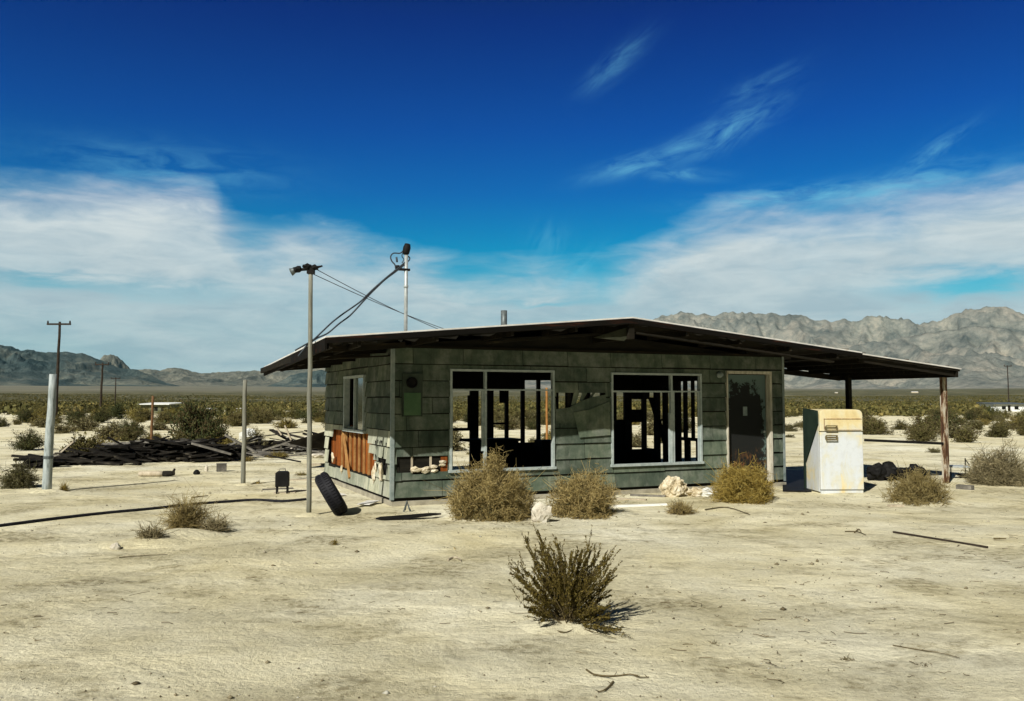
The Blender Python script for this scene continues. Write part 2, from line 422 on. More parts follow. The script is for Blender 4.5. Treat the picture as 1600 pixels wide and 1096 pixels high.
LD = [(-160, 528), (-80, 533), (0, 540), (14, 541), (32, 545), (50, 547), (70, 549), (90, 549), (105, 550), (118, 553), (127, 552), (140, 557), (155, 563), (185, 574), (200, 577), (215, 577), (230, 583), (260, 598), (290, 606), (330, 612)]
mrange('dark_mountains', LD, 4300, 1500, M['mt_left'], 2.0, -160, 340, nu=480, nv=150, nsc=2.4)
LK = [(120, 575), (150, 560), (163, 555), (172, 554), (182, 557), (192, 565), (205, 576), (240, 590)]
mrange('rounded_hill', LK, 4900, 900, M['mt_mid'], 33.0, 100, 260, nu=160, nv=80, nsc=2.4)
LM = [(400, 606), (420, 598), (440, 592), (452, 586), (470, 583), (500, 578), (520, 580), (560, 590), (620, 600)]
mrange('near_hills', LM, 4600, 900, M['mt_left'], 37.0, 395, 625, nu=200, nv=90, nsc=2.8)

# ------------------------------------------------------------------ shrubs
def tubes(paths, rad, sides=3):
    N, K, _ = paths.shape
    d = paths[:, -1] - paths[:, 0]; d /= np.linalg.norm(d, axis=1, keepdims=True) + 1e-9
    ref = np.where(np.abs(d[:, 2:3]) > .9, np.array([[1., 0, 0]]), np.array([[0, 0, 1.]]))
    a = np.cross(d, ref); a /= np.linalg.norm(a, axis=1, keepdims=True); b = np.cross(d, a)
    V = np.empty((N, K, sides, 3))
    for j in range(sides):
        t = 2 * math.pi * j / sides
        V[:, :, j] = paths + (a[:, None] * math.cos(t) + b[:, None] * math.sin(t)) * rad[:, :, None]
    base = np.arange(N)[:, None, None] * (K * sides) + np.arange(K - 1)[None, :, None] * sides
    j = np.arange(sides)[None, None, :]; m = (j + 1) % sides
    F = np.stack([base + j, base + m, base + sides + m, base + sides + j], -1).reshape(-1, 4)
    return V.reshape(-1, 3), F
def quads(cen, rng, sz, aspect=2.0, axis=None):
    N = len(cen)
    a = rng.normal(size=(N, 3))
    if axis is not None: a = axis + a * .45
    a /= np.linalg.norm(a, axis=1, keepdims=True)
    b = np.cross(a, rng.normal(size=(N, 3))); b /= np.linalg.norm(b, axis=1, keepdims=True) + 1e-9
    s = (sz * rng.uniform(.6, 1.3, N))[:, None]
    V = np.stack([cen - a * s, cen + b * s / aspect, cen + a * s, cen - b * s / aspect], 1).reshape(-1, 3)
    F = np.arange(N * 4).reshape(N, 4)
    return V, F
def join(parts):
    Vs, Fs, n = [], [], 0
    for V, F in parts: Vs.append(V); Fs.append(F + n); n += len(V)
    return np.concatenate(Vs), np.concatenate(Fs)
def stems(rng, n, Rx, Ry, H, K=6, elmin=.1, vert=1.4, irr=.35, seed=0, wob=.03):
    az = rng.uniform(0, 2 * math.pi, n); sz = rng.uniform(elmin, 1, n); c = np.sqrt(1 - sz ** 2)
    dirs = np.stack([np.cos(az) * c, np.sin(az) * c, sz], 1)
    k = np.array([1 - irr * .5 + irr * 1.25 * noise.noise(Vector(d) * 1.7 + Vector((seed * 1.7, seed, 0))) for d in dirs]) * rng.uniform(.8, 1.05, n)
    tip = dirs * np.array([Rx, Ry, H]) * k[:, None]
    s = np.linspace(0, 1, K)
    p = np.empty((n, K, 3))
    p[:, :, :2] = tip[:, None, :2] * (s ** vert)[None, :, None]
    p[:, :, 2] = tip[:, None, 2] * (s ** (1 / vert))[None]
    p += rng.normal(size=p.shape) * wob * H * s[None, :, None]
    p[:, :, :2] += (rng.normal(size=(n, 1, 2)) * .06 * Rx)
    return p
def branch(rng, par, n, L, K=4, smin=.35, out=.5, rnd=.7, upb=.15, curl=.25):
    N, KP, _ = par.shape
    i = rng.integers(0, N, n); s = rng.uniform(smin, 1, n) * (KP - 1); k = np.minimum(s.astype(int), KP - 2); f = (s - k)[:, None]
    a = par[i, k]; b = par[i, k + 1]; st0 = a * (1 - f) + b * f
    tan = b - a; tan /= np.linalg.norm(tan, axis=1, keepdims=True) + 1e-9
    cen = st0 - par[:, 0].mean(0); cen = cen / (np.linalg.norm(cen, axis=1, keepdims=True) + 1e-9)
    d = tan * .6 + cen * out + rng.normal(size=(n, 3)) * rnd + np.array([0, 0, upb]); d /= np.linalg.norm(d, axis=1, keepdims=True)
    ln = L * rng.uniform(.45, 1.15, n)
    cv = rng.normal(size=(n, 3)) * curl
    t = np.linspace(0, 1, K)
    p = st0[:, None] + d[:, None] * (ln[:, None] * t)[:, :, None] + cv[:, None] * (ln[:, None] * t ** 2)[:, :, None]
    p[:, :, 2] = np.maximum(p[:, :, 2], .004)
    return p
def rr(p, r0, r1):
    N, K, _ = p.shape; return np.tile(np.linspace(r0, r1, K), (N, 1))

def twig_bush(name, loc, Rx, Ry, H, seed, mat, label, n1=90, n2=1200, n3=3600, r=.0035, grp=None, leaf=0, leafmat=None, cat='bush', vert=1.3, L2=.27, L3=.16, irr=.4, elmin=.08, lsz=.012, shell=0):
    rng = np.random.default_rng(seed)
    root = empty(name, loc, rng.uniform(0, 6), label, cat, grp)
    s1 = stems(rng, n1, Rx * .62, Ry * .62, H * (.60 if shell else .78), seed=seed, vert=vert, irr=irr, elmin=elmin, wob=.045)
    s2 = branch(rng, s1, n2, L2 * H, smin=.35, rnd=1.0, out=.3, curl=.9, K=5)
    s3 = branch(rng, s2, n3, L3 * H, smin=.2, curl=1.1, rnd=1.2, K=5)
    V, F = join([tubes(s1, rr(s1, r * 2.6, r * 1.0)), tubes(s2[:n2 // 2], rr(s2[:n2 // 2], r * 1.3, r * .7))])
    link('stem', np_mesh('stem', V, F), M['stem'], root)
    pa = [tubes(s2[n2 // 2:], rr(s2[n2 // 2:], r * 1.2, r * .6)), tubes(s3, rr(s3, r, r * .45))]
    if shell:
        d = rng.normal(size=(shell, 3)); d[:, 2] = np.abs(d[:, 2]) * .9; d /= np.linalg.norm(d, axis=1, keepdims=True)
        cl = np.array([noise.noise(Vector(q) * 2.6 + Vector((seed * 2.3, 1, seed))) + .5 * noise.noise(Vector(q) * 6.1 + Vector((seed, 4, 2))) for q in d])
        rd = (rng.uniform(.15, 1, shell) ** .6) * (.88 + .46 * cl)
        c0 = d * rd[:, None] * np.array([Rx, Ry, H]); c0[:, 2] = np.maximum(c0[:, 2], .01)
        dr_ = d * .55 + rng.normal(size=(shell, 3)) * .75 + np.array([0, 0, .2]); dr_ /= np.linalg.norm(dr_, axis=1, keepdims=True)
        ln = H * .15 * rng.uniform(.5, 1.3, shell); cv = rng.normal(size=(shell, 3)) * 1.1; t = np.linspace(-.5, .5, 4)
        p = c0[:, None] + dr_[:, None] * (ln[:, None] * t)[:, :, None] + cv[:, None] * (ln[:, None] * t ** 2)[:, :, None]
        p[:, :, 2] = np.maximum(p[:, :, 2], .004)
        pa.append(tubes(p, rr(p, r * 1.05, r * .6)))
    V, F = join(pa)
    link('twigs', np_mesh('twigs', V, F), mat, root)
    if leaf:
        i = rng.integers(0, len(s3), leaf); k = rng.integers(1, s3.shape[1], leaf)
        c = s3[i, k] + rng.normal(size=(leaf, 3)) * .015
        V, F = quads(c, rng, lsz)
        link('foliage', np_mesh('foliage', V, F), leafmat or mat, root)
    return root

def pxsize(p): return FPX / p.y       # pixels of the 1600 picture per metre at a point

def place_bush(px, py, wpx, hpx, **k):
    g = G(px, py); s = pxsize(g)
    rad = wpx / 2 / s
    g2 = Vector((g.x, g.y + rad * .55, 0)); g2.z = gz(g2.x, g2.y) - .02
    name = k.pop('name', 'dry_bush')
    return twig_bush(name, g2, rad, rad * .9, hpx / s * 1.02, **k)

place_bush(766, 814, 138, 94, seed=3, mat=M['twigolive'], leaf=9000, leafmat=M['leafsage'], label='large tangled tan bush in front of the first window of the cabin', n1=90, n2=900, n3=2500, r=.0036, irr=.2, shell=15000)
place_bush(914, 810, 118, 74, seed=8, mat=M['twigolive'], leaf=8000, leafmat=M['leafsage'], label='rounded grey tan bush below the wall between the two windows', n1=80, n2=700, n3=2000, r=.0036, irr=.2, shell=11000)
place_bush(1168, 786, 116, 66, seed=12, mat=M['twiggold'], label='ochre yellow bush growing in front of the cabin doorway', n1=90, n2=700, n3=2500, r=.0038, irr=.35, shell=9000)
place_bush(1448, 790, 106, 56, seed=15, mat=M['twig'], label='golden dry bush at the foot of the rusty carport post', n1=80, n2=700, n3=2500, r=.0038, irr=.5, shell=5500, elmin=.03)
place_bush(1578, 760, 104, 62, seed=18, mat=M['twiggrey'], label='grey tan bush at the right edge beyond the carport', n1=70, n2=700, n3=2000, r=.0045, shell=5000, leaf=1500, leafmat=M['leafsage'])
place_bush(1068, 806, 78, 24, seed=23, mat=M['twig'], label='low mat of pale dry grass in front of the crumpled insulation', name='dry_grass', n1=120, n2=900, n3=1500, r=.003, elmin=.0, cat='grass')
place_bush(280, 836, 104, 60, seed=27, mat=M['twig'], label='sparse golden bush standing alone on the sand left of the cabin', n1=70, n2=800, n3=2200, r=.003, vert=1.7, irr=.5, elmin=.3)
place_bush(226, 852, 84, 34, seed=28, mat=M['twiggrey'], label='low grey brush at the left foot of the sparse golden bush', n1=60, n2=600, n3=1200, r=.0035, elmin=.0)
place_bush(330, 836, 56, 34, seed=29, mat=M['twiggrey'], label='low dead brush at the right foot of the sparse golden bush', n1=50, n2=500, n3=900, r=.0035, elmin=.1)
place_bush(20, 764, 60, 38, seed=31, mat=M['twiggrey'], label='dark olive bush at the left edge beside the white post', n1=80, n2=900, n3=2500, r=.005, leaf=4500, leafmat=M['leafolive'], lsz=.02)
place_bush(98, 768, 13, 16, seed=33, mat=M['twiggold'], label='tiny yellow tuft at the foot of the white post', n1=40, n2=160, n3=300, r=.003, name='dry_tuft', vert=1.8, elmin=.4)
place_bush(522, 852, 11, 13, seed=34, mat=M['twiggold'], label='tiny yellow weed on bare sand in front of the leaning tyre', n1=26, n2=80, n3=110, r=.0022, name='dry_tuft', vert=1.8, elmin=.4)
place_bush(711, 859, 7, 6, seed=35, mat=M['twiggold'], label='tiny ochre weed on the sand below the large tan bush', n1=14, n2=40, n3=50, r=.0022, name='dry_tuft')
place_bush(1120, 1012, 84, 12, seed=36, mat=M['twiggrey'], label='flat dead weed on the sand right of the upright bush', n1=60, n2=180, n3=260, r=.0016, elmin=.0, name='dead_weed', cat='weed', irr=.8)
place_bush(1335, 1038, 70, 12, seed=37, mat=M['twiggrey'], label='flattened dead weed near the lower right corner', n1=60, n2=160, n3=260, r=.0016, elmin=.0, name='dead_weed', cat='weed', irr=.8)
place_bush(1450, 1046, 56, 14, seed=38, mat=M['stem'], label='wiry dark weed with trailing twigs, farthest right on the foreground sand', n1=26, n2=60, n3=80, r=.0014, elmin=.0, name='dead_weed', cat='weed', irr=.9)
for i, (px, py, w, h, lab) in enumerate([(398, 757, 46, 6, 'thin ochre grass at the foot of the bare wooden post'), (468, 744, 40, 8, 'thin ochre grass behind the black canister'), (435, 742, 30, 7, 'thin ochre grass left of the black canister'), (385, 722, 34, 10, 'thin straw grass below the tangled boards')]):
    place_bush(px, py, w, h, seed=40 + i, mat=M['twiggold'], label=lab, n1=90, n2=200, n3=200, r=.003, name='dry_grass', cat='grass', elmin=.02, grp='ochre grass patches near the post')

# the upright bush in the foreground: explicit plumes
def upright_bush():
    rng = np.random.default_rng(91)
    g = G(885, 978); g.z -= .01; s = pxsize(g)
    root = empty('creosote_bush', g, 0, 'dark olive brown upright bush alone on the foreground sand', 'bush')
    tips = [(838, 830), (822, 850), (800, 888), (812, 905), (848, 848), (860, 860), (872, 848), (884, 872), (893, 862), (908, 858), (918, 852), (926, 880), (938, 868), (946, 858), (951, 880), (956, 905),
            (950, 925), (944, 945), (830, 890), (842, 880), (858, 885), (870, 900), (900, 895), (915, 905), (930, 910), (820, 930), (828, 955), (845, 970), (940, 962), (955, 972), (862, 930), (880, 920), (905, 930), (836, 915), (878, 880), (850, 905), (925, 940)]
    main = []
    for (tx, ty) in tips:
        for rep in range(3):
            dy = rng.uniform(-.32, .32)
            t = Vector(((tx - 885) / s + rng.normal() * .012 * (rep + .2), dy * (.4 if rep == 0 else 1), (978 - ty) / s * (1 - .09 * rep * rng.uniform(.4, 1.4)) + .01))
            K = 8; u = np.linspace(0, 1, K)
            p = np.empty((K, 3)); b0 = rng.normal(size=2) * .025
            p[:, 0] = b0[0] + (t.x - b0[0]) * u ** 1.15; p[:, 1] = b0[1] + (t.y - b0[1]) * u ** 1.15; p[:, 2] = t.z * u ** .9
            p[1:] += rng.normal(size=(K - 1, 3)) * .008
            main.append(p)
    main = np.array(main)
    s2 = branch(rng, main, 420, .13, smin=.35, out=.25, rnd=.28, upb=.45, curl=.15)
    V, F = join([tubes(main, rr(main, .0045, .0016), 4), tubes(s2, rr(s2, .0018, .001))])
    link('stem', np_mesh('stem', V, F), M['stem'], root)
    def leaves(paths, n, smin, spread, sz):
        N, KP, _ = paths.shape
        i = rng.integers(0, N, n); q = (smin + (1 - smin) * rng.uniform(0, 1, n) ** .8) * (KP - 1); k = np.minimum(q.astype(int), KP - 2); f = (q - k)[:, None]
        a = paths[i, k]; b = paths[i, k + 1]; tan = b - a; tan /= np.linalg.norm(tan, axis=1, keepdims=True) + 1e-9
        c = a * (1 - f) + b * f + rng.normal(size=(n, 3)) * (spread * (1.15 - q / (KP - 1)))[:, None]
        return quads(c, rng, sz, 2.6, axis=tan)
    V, F = join([leaves(main, 15000, .42, .020, .0115), leaves(s2, 9000, .1, .011, .009)])
    link('foliage', np_mesh('foliage', V, F), M['leafbrown'], root)
upright_bush()

# shrub prototypes for the plain
def proto(seed, Rx, H, leafmat, nl, lsz, nst=80, irr=.3, flat=.12):
    rng = np.random.default_rng(seed)
    s1 = stems(rng, nst, Rx * .9, Rx * .9, H * .92, K=4, seed=seed, irr=irr, elmin=flat)
    s2 = branch(rng, s1, nst * 6, .25 * H, K=3, smin=.3)
    V, F = join([tubes(s1, rr(s1, .014, .007)), tubes(s2, rr(s2, .007, .004))])
    st_ = np_mesh('stem', V, F); st_.materials.append(M['stem'])
    i = rng.integers(0, len(s2), nl); c = s2[i, rng.integers(0, 3, nl)] + rng.normal(size=(nl, 3)) * .045 * H
    c[:, 2] = np.maximum(c[:, 2], .02)
    V, F = quads(c, rng, lsz, 1.8)
    fo = np_mesh('foliage', V, F); fo.materials.append(leafmat)
    return st_, fo
PROTO = {
 'olive': [proto(101, .62, .8, M['leafolive'], 3600, .026), proto(102, .8, .85, M['leafolive'], 4200, .026), proto(103, .55, .65, M['leafolive'], 2000, .03)],
 'sage': [proto(111, .6, .6, M['leafsage'], 3200, .026), proto(112, .75, .62, M['leafsage'], 2600, .032)],
 'yellow': [proto(121, .6, .55, M['leafyellow'], 2200, .032), proto(122, .8, .7, M['leafyellow'], 3600, .026)],
 'dark': [proto(131, .7, .9, M['leafdark'], 4800, .026), proto(132, .9, 1.1, M['leafdark'], 5600, .027, irr=.5)],
}
LAB = {'olive': 'olive desert shrub', 'sage': 'grey sage shrub', 'yellow': 'yellowish dry shrub', 'dark': 'dark green shrub'}
def put_shrub(kind, loc, sc, label, group=None, rng=random, sz=None, parts=True):
    st_, fo = PROTO[kind][rng.randrange(len(PROTO[kind]))]
    if parts:
        r = empty('desert_shrub', loc, rng.uniform(0, 6.28), label, 'shrub', group)
        a = bpy.data.objects.new('stem', st_); b = bpy.data.objects.new('foliage', fo)
        for q in (a, b): col.objects.link(q); q.parent = r
    else:
        r = bpy.data.objects.new('desert_shrub', fo); col.objects.link(r); r.location = loc; r.rotation_euler = (0, 0, rng.uniform(0, 6.28)); tag(r, label, 'shrub', group)
    r.scale = (sc, sc, sz or sc * rng.uniform(.85, 1.15))
    return r
# shrubs one can point to (px, py of the foot, width px, height px)
NAMED = [
 ('olive', 122, 722, 84, 52, 'big olive shrub behind the white post, left of the charred lumber'),
 ('yellow', 150, 716, 60, 40, 'yellowish shrub overlapping the right side of the big olive shrub behind the charred lumber'),
 ('dark', 302, 700, 78, 66, 'tall dark green shrub behind the middle of the charred lumber'),
 ('dark', 328, 700, 54, 46, 'dark green shrub between the tall dark shrub and the yellow shrub behind the lumber'),
 ('yellow', 352, 700, 44, 30, 'yellow olive shrub behind the right end of the charred lumber'),
 ('sage', 247, 673, 32, 18, 'round tan shrub beside the thin brown post'),
 ('dark', 42, 704, 40, 26, 'dark green shrub left of the white post'),
 ('sage', 412, 706, 42, 24, 'pale grey shrub between the bare wooden post and the metal pole'),
 ('olive', 275, 702, 40, 26, 'low olive shrub behind the thin brown post and lumber'),
 ('olive', 395, 690, 36, 20, 'olive shrub in the board tangle behind the bare wooden post'),
 ('yellow', 432, 716, 30, 14, 'low yellowish shrub in front of the board tangle'),
 ('olive', 196, 690, 40, 22, 'olive shrub just behind the left half of the charred lumber'),
 ('yellow', 236, 690, 30, 18, 'dry yellow shrub at the foot of the thin brown post'),
 ('sage', 1252, 668, 26, 13, 'grey shrub between the cabin corner and the refrigerator'),
 ('sage', 1235, 684, 18, 8, 'small low shrub between the cabin corner and the refrigerator'),
 ('olive', 1372, 673, 30, 18, 'olive shrub just right of the top of the refrigerator'),
 ('olive', 1410, 672, 28, 15, 'grey olive shrub, third right of the refrigerator top'),
 ('olive', 1447, 690, 40, 26, 'olive shrub just left of the rusty carport post'),
 ('sage', 1462, 708, 26, 12, 'sparse pale shrub on bare sand left of the rusty carport post'),
 ('olive', 1512, 692, 50, 28, 'large olive shrub right of the rusty carport post'),
 ('olive', 1562, 684, 38, 20, 'olive shrub near the right edge, below the white cabin'),
 ('olive', 1530, 672, 30, 16, 'olive shrub left of and below the distant white cabin'),
 ('sage', 1487, 680, 26, 16, 'pale shrub touching the right side of the rusty carport post'),
 ('yellow', 856, 704, 40, 26, 'yellow shrub seen through the right side of the first window'),
 ('dark', 832, 672, 26, 16, 'dark shrub seen through the middle of the first window'),
 ('sage', 832, 700, 24, 22, 'grey shrub seen through the first window behind the studs'),
]
r2 = random.Random(5)
occupied = []
for k, px, py, w, h, lab in NAMED:
    g = G(px, py); s = pxsize(g); rad = w / 2 / s
    g.y += rad * .4; g.z = gz(g.x, g.y) - .03
    base_r = .65; sc = rad / base_r * 1.2
    put_shrub(k, g, sc, lab, None, r2, sz=(h / s) / .68)
    occupied.append((g.x, g.y, rad))
# the field of individual shrubs
n = 0; tries = 0
while n < 285 and tries < 20000:
    tries += 1
    y = math.sqrt(r2.uniform(26 ** 2, 84 ** 2)); x = r2.uniform(-.66, .68) * y
    dens = .62 + noise.noise(Vector((x * .05, y * .05, 2.2))) * 1.2
    if y < 42: dens -= .25
    if r2.random() > dens: continue
    px = CX + x / y * FPX
    if abs(x) < 0: continue
    lx, ly = to_local(x, y)
    if -3 < lx < 13 and -3 < ly < 9: continue
    if y < 34 and (x < -5 or x > 8): continue
    if any((x - a) ** 2 + (y - b) ** 2 < (c + .5) ** 2 for a, b, c in occupied): continue
    kind = r2.choices(['olive', 'sage', 'yellow', 'dark'], [.5, .22, .12, .16])[0]
    sc = r2.uniform(.65, 1.5) * (1 if y < 60 else 1.15)
    occupied.append((x, y, .65 * sc))
    zone = 'left of the cabin' if px < 515 else ('behind the cabin' if px < 1222 else 'right of the cabin')
    far = 'scattered on the nearer bare sand' if y < 52 else 'in the denser scrub farther off'
    lab = '%s %s %s' % (LAB[kind], far, zone)
    put_shrub(kind, Vector((x, y, gz(x, y) - .03)), sc, lab, lab + 's' if False else '%ss %s %s' % (LAB[kind], far, zone), r2, parts=(y < 70))
    n += 1
# distant scrub as one mass
HUTS = [(G(1575, 643).x, G(1575, 643).y), (G(241, 646).x, G(241, 646).y)]
def scrub():
    rng = np.random.default_rng(77)
    N = 26000
    y = np.sqrt(rng.uniform(76 ** 2, 900 ** 2, N * 2)); y = np.where(rng.random(N * 2) < .5, np.sqrt(rng.uniform(76 ** 2, 330 ** 2, N * 2)), y)
    x = rng.uniform(-.72, .72, N * 2) * y
    dn = np.array([noise.noise(Vector((a * .02, b * .02, 2.2))) for a, b in zip(x, y)])
    keep = rng.random(N * 2) < (.55 + dn * 1.1); x, y = x[keep][:N], y[keep][:N]; N = len(x)
    hut = np.ones(N, bool)
    for hx, hy in HUTS: hut &= ~((np.abs(x / y - hx / hy) < .022) & (y < hy + 10) & (y > 60))
    x, y = x[hut], y[hut]; N = len(x)
    z = np.array([gz(float(a), float(b)) for a, b in zip(x, y)])
    q = 26
    s = rng.uniform(.6, 1.5, N)
    d = rng.normal(size=(N, q, 3)); d /= np.linalg.norm(d, axis=2, keepdims=True); d *= rng.uniform(.3, 1, (N, q, 1)); d[:, :, 2] = np.abs(d[:, :, 2])
    c = np.stack([x, y, z], 1)[:, None] + d * (s[:, None, None] * np.array([.8, .8, .85]))
    V, F = quads(c.reshape(-1, 3), rng, .20, 1.3)
    m = islandmat('scrub_mix', [(0, (.050, .046, .014)), (.5, (.10, .094, .030)), (1, (.18, .16, .065))]); t_ = m.node_tree; b_ = t_.nodes['Principled BSDF']; src = b_.inputs['Base Color'].links[0].from_socket
    t_.links.new(mixc(t_, 1.0, src, ramp(t_, nz(t_, .22, 3, .6), [(.3, (.45, .55, .5)), (.5, (.95, .95, .9)), (.62, (1.5, 1.35, 1.2)), (.75, (2.1, 1.8, 1.7))]), 'MULTIPLY'), b_.inputs['Base Color'])
    o = link('desert_scrub', np_mesh('desert_scrub', V, F), m)
    tag(o, 'olive scrub covering the distant plain', 'scrub', kind='stuff')
scrub()

# ------------------------------------------------------------------ litter on the sand
def litter():
    rng = np.random.default_rng(5)
    N = 7000
    y = 3.2 + rng.uniform(0, 1, N) ** 1.3 * 24; x = rng.uniform(-.72, .72, N) * y
    dn = np.array([noise.noise(Vector((a * .4, b * .7, 4.4))) for a, b in zip(x, y)])
    k = rng.random(N) < .45 + dn * 1.3; x, y = x[k], y[k]; N = len(x)
    z = np.array([gz(float(a), float(b)) for a, b in zip(x, y)])
    s = rng.uniform(.004, .011, N) * np.where(rng.random(N) < .06, 2.8, 1)
    octa = np.array([[1, 0, 0], [0, 1, 0], [-1, 0, 0], [0, -1, 0], [0, 0, .7], [0, 0, -.5]], float)
    Vp = octa[None] * s[:, None, None] * rng.uniform(.55, 1.3, (N, 6, 1)) + np.stack([x, y, z + s * .2], 1)[:, None]
    Fo = np.array([[0, 1, 4], [1, 2, 4], [2, 3, 4], [3, 0, 4], [1, 0, 5], [2, 1, 5], [3, 2, 5], [0, 3, 5]])
    F = (Fo[None] + (np.arange(N) * 6)[:, None, None]).reshape(-1, 3)
    m = islandmat('pebble_mix', [(0, (.09, .07, .04)), (.5, (.26, .22, .14)), (.9, (.42, .38, .29)), (1, (.50, .48, .42))])
    tag(link('gravel', np_mesh('gravel', Vp.reshape(-1, 3), F), m), 'small stones scattered over the sand', 'gravel', kind='stuff')
    N = 2800
    y = 3.2 + rng.uniform(0, 1, N) ** 1.2 * 20; x = rng.uniform(-.72, .72, N) * y
    dn = np.array([noise.noise(Vector((a * .3, b * .6, 8.4))) for a, b in zip(x, y)])
    k = rng.random(N) < .4 + dn * 1.8; x, y = x[k], y[k]; N = len(x)
    z = np.array([gz(float(a), float(b)) for a, b in zip(x, y)]) + .005
    K = 4; L = rng.uniform(.02, .09, N) * np.where(rng.random(N) < .06, 2.2, 1); a = rng.normal(0, .7, N)
    t = np.linspace(-.5, .5, K)
    p = np.empty((N, K, 3)); w = rng.normal(size=(N, K, 2)) * .1 * L[:, None, None]
    p[:, :, 0] = x[:, None] + np.cos(a)[:, None] * L[:, None] * t + w[:, :, 0]; p[:, :, 1] = y[:, None] + np.sin(a)[:, None] * L[:, None] * t + w[:, :, 1]; p[:, :, 2] = z[:, None] + rng.uniform(0, .008, (N, K))
    V, F = tubes(p, np.tile(rng.uniform(.0012, .003, (N, 1)), (1, K)), 4)
    tag(link('twig_litter', np_mesh('twig_litter', V, F), M['stem']), 'short dry twigs scattered over the sand', 'litter', kind='stuff')
litter()

def mound(px, py, rad, h, seed):
    g = G(px, py); rg = random.Random(seed); mb = MB(); n = 22; rings = 5
    for i in range(rings + 1):
        for j in range(n):
            a = 2 * math.pi * j / n; r_ = rad * i / rings * (1 + .18 * noise.noise(Vector((math.cos(a), math.sin(a), seed))))
            x, y = g.x + r_ * math.cos(a), g.y + r_ * math.sin(a) * .8
            z = gz(x, y) + h * math.cos(min(1, i / rings) * math.pi / 2) ** 1.6 - (.02 if i == rings else 0)
            mb.v.append((x, y, z))
    for i in range(rings):
        for j in range(n):
            k = (j + 1) % n; mb.f.append((i * n + j, (i + 1) * n + j, (i + 1) * n + k, i * n + k))
    o = mb.build('sand_mound', M['sand'], smooth=True); tag(o, kind='structure')
for i, (px, py, r_, h) in enumerate([(482, 806, .22, .05), (73, 769, .35, .06), (380, 758, .22, .04), (765, 806, .95, .10), (914, 803, .8, .08), (1168, 780, .75, .10), (1448, 786, .7, .10), (885, 976, .42, .05), (282, 838, .7, .09), (228, 850, .6, .07), (1320, 770, .8, .03)]):
    mound(px, py, r_, h, i + 1)
# ------------------------------------------------------------------ the cabin
cab = empty('abandoned_cabin', CORNER, TH, 'derelict green cabin with empty windows, low gable roof and an open carport', 'cabin')
WL, WD, WH = 7.75, 4.88, 2.48
RT, RZ, SL, OV = 3.62, 2.96, .092, -1.2          # ridge position, ridge height, slope, front overhang
def rz(t): return RZ - SL * abs(t - RT)
def rect_minus(r, holes):
    out = [r]
    for (a0, b0, a1, b1) in holes:
        nx = []
        for (x0, z0, x1, z1) in out:
            if a0 >= x1 or a1 <= x0 or b0 >= z1 or b1 <= z0: nx.append((x0, z0, x1, z1)); continue
            if a0 > x0: nx.append((x0, z0, a0, z1))
            if a1 < x1: nx.append((a1, z0, x1, z1))
            m0, m1 = max(x0, a0), min(x1, a1)
            if b0 > z0: nx.append((m0, z0, m1, b0))
            if b1 < z1: nx.append((m0, b1, m1, z1))
        out = nx
    return [q for q in out if q[2] - q[0] > .015 and q[3] - q[1] > .012]
def wrect(x0, y0, x1, y1, v=0.0):
    a = Wl(x0, (y0 + y1) / 2, v)[0]; b = Wl(x1, (y0 + y1) / 2, v)[0]
    xm = (x0 + x1) / 2
    return (a, Wl(xm, y1, v)[1], b, Wl(xm, y0, v)[1])
W1 = wrect(702, 578, 865, 733); W2 = wrect(954, 583.5, 1095, 724.5)
DR = wrect(1135, 585, 1204, 762); DR = (DR[0], .10, DR[2], DR[3])
GAP = wrect(868, 614, 945, 652)
LOWH = wrect(619, 713, 699, 738)
print('openings', W1, W2, DR, GAP, LOWH)

def siding(name, L, holes, plane, seed, parent, skip=lambda x, z: False, z0=.12, z1=WH, ch=.262, wd=1.06, mat='siding'):
    rg = random.Random(seed); mb = MB(); z = z0; row = 0
    while z < z1 - .02:
        zt = min(z + ch, z1); x = -(rg.random() * wd)
        while x < L:
            w = wd * rg.choice([1, 1, 1, .55, .8]); xa, xb = max(0, x + .005), min(L, x + w - .005); x += w
            if xb - xa < .02: continue
            tilt = .024 + rg.uniform(0, .010); dz = rg.uniform(-.007, .007)
            for (a, b, c, d) in rect_minus((xa, z + dz + .009, xb, zt - .010), holes):
                if skip((a + c) / 2, (b + d) / 2): continue
                f = lambda zz: -(.004 + tilt * (1 - min(1, max(0, (zz - z) / ch))))
                lo, hi = f(b), f(d)
                if plane == 'front': cc = [(a, lo, b), (c, lo, b), (c, lo + .010, b), (a, lo + .010, b), (a, hi, d), (c, hi, d), (c, hi + .010, d), (a, hi + .010, d)]
                else: cc = [(lo, c, b), (lo, a, b), (lo + .010, a, b), (lo + .010, c, b), (hi, c, d), (hi, a, d), (hi + .010, a, d), (hi + .010, c, d)]
                mb.hexa(cc)
        z += ch; row += 1
    return mb.build(name, M[mat], parent)
def sheath(name, L, holes, plane, th0, th1, z0, z1, mat, parent):
    mb = MB()
    for (a, b, c, d) in rect_minus((0, z0, L, z1), holes):
        if plane == 'front': mb.box((a, th0, b), (c, th1, d))
        else: mb.box((th0, a, b), (th1, c, d))
    return mb.build(name, mat, parent)

# irregular bites at the lower left hole and the broken panel between the windows
bites = [LOWH, (LOWH[0] + .25, LOWH[1] - .03, LOWH[0] + .42, LOWH[1] + .02)]
FH = [W1, W2, DR, GAP]
siding('front_siding', WL, FH + bites, 'front', 4, cab)
sheath('front_wall', WL, FH, 'front', .008, .10, .06, WH, M['dark_wood'], cab)
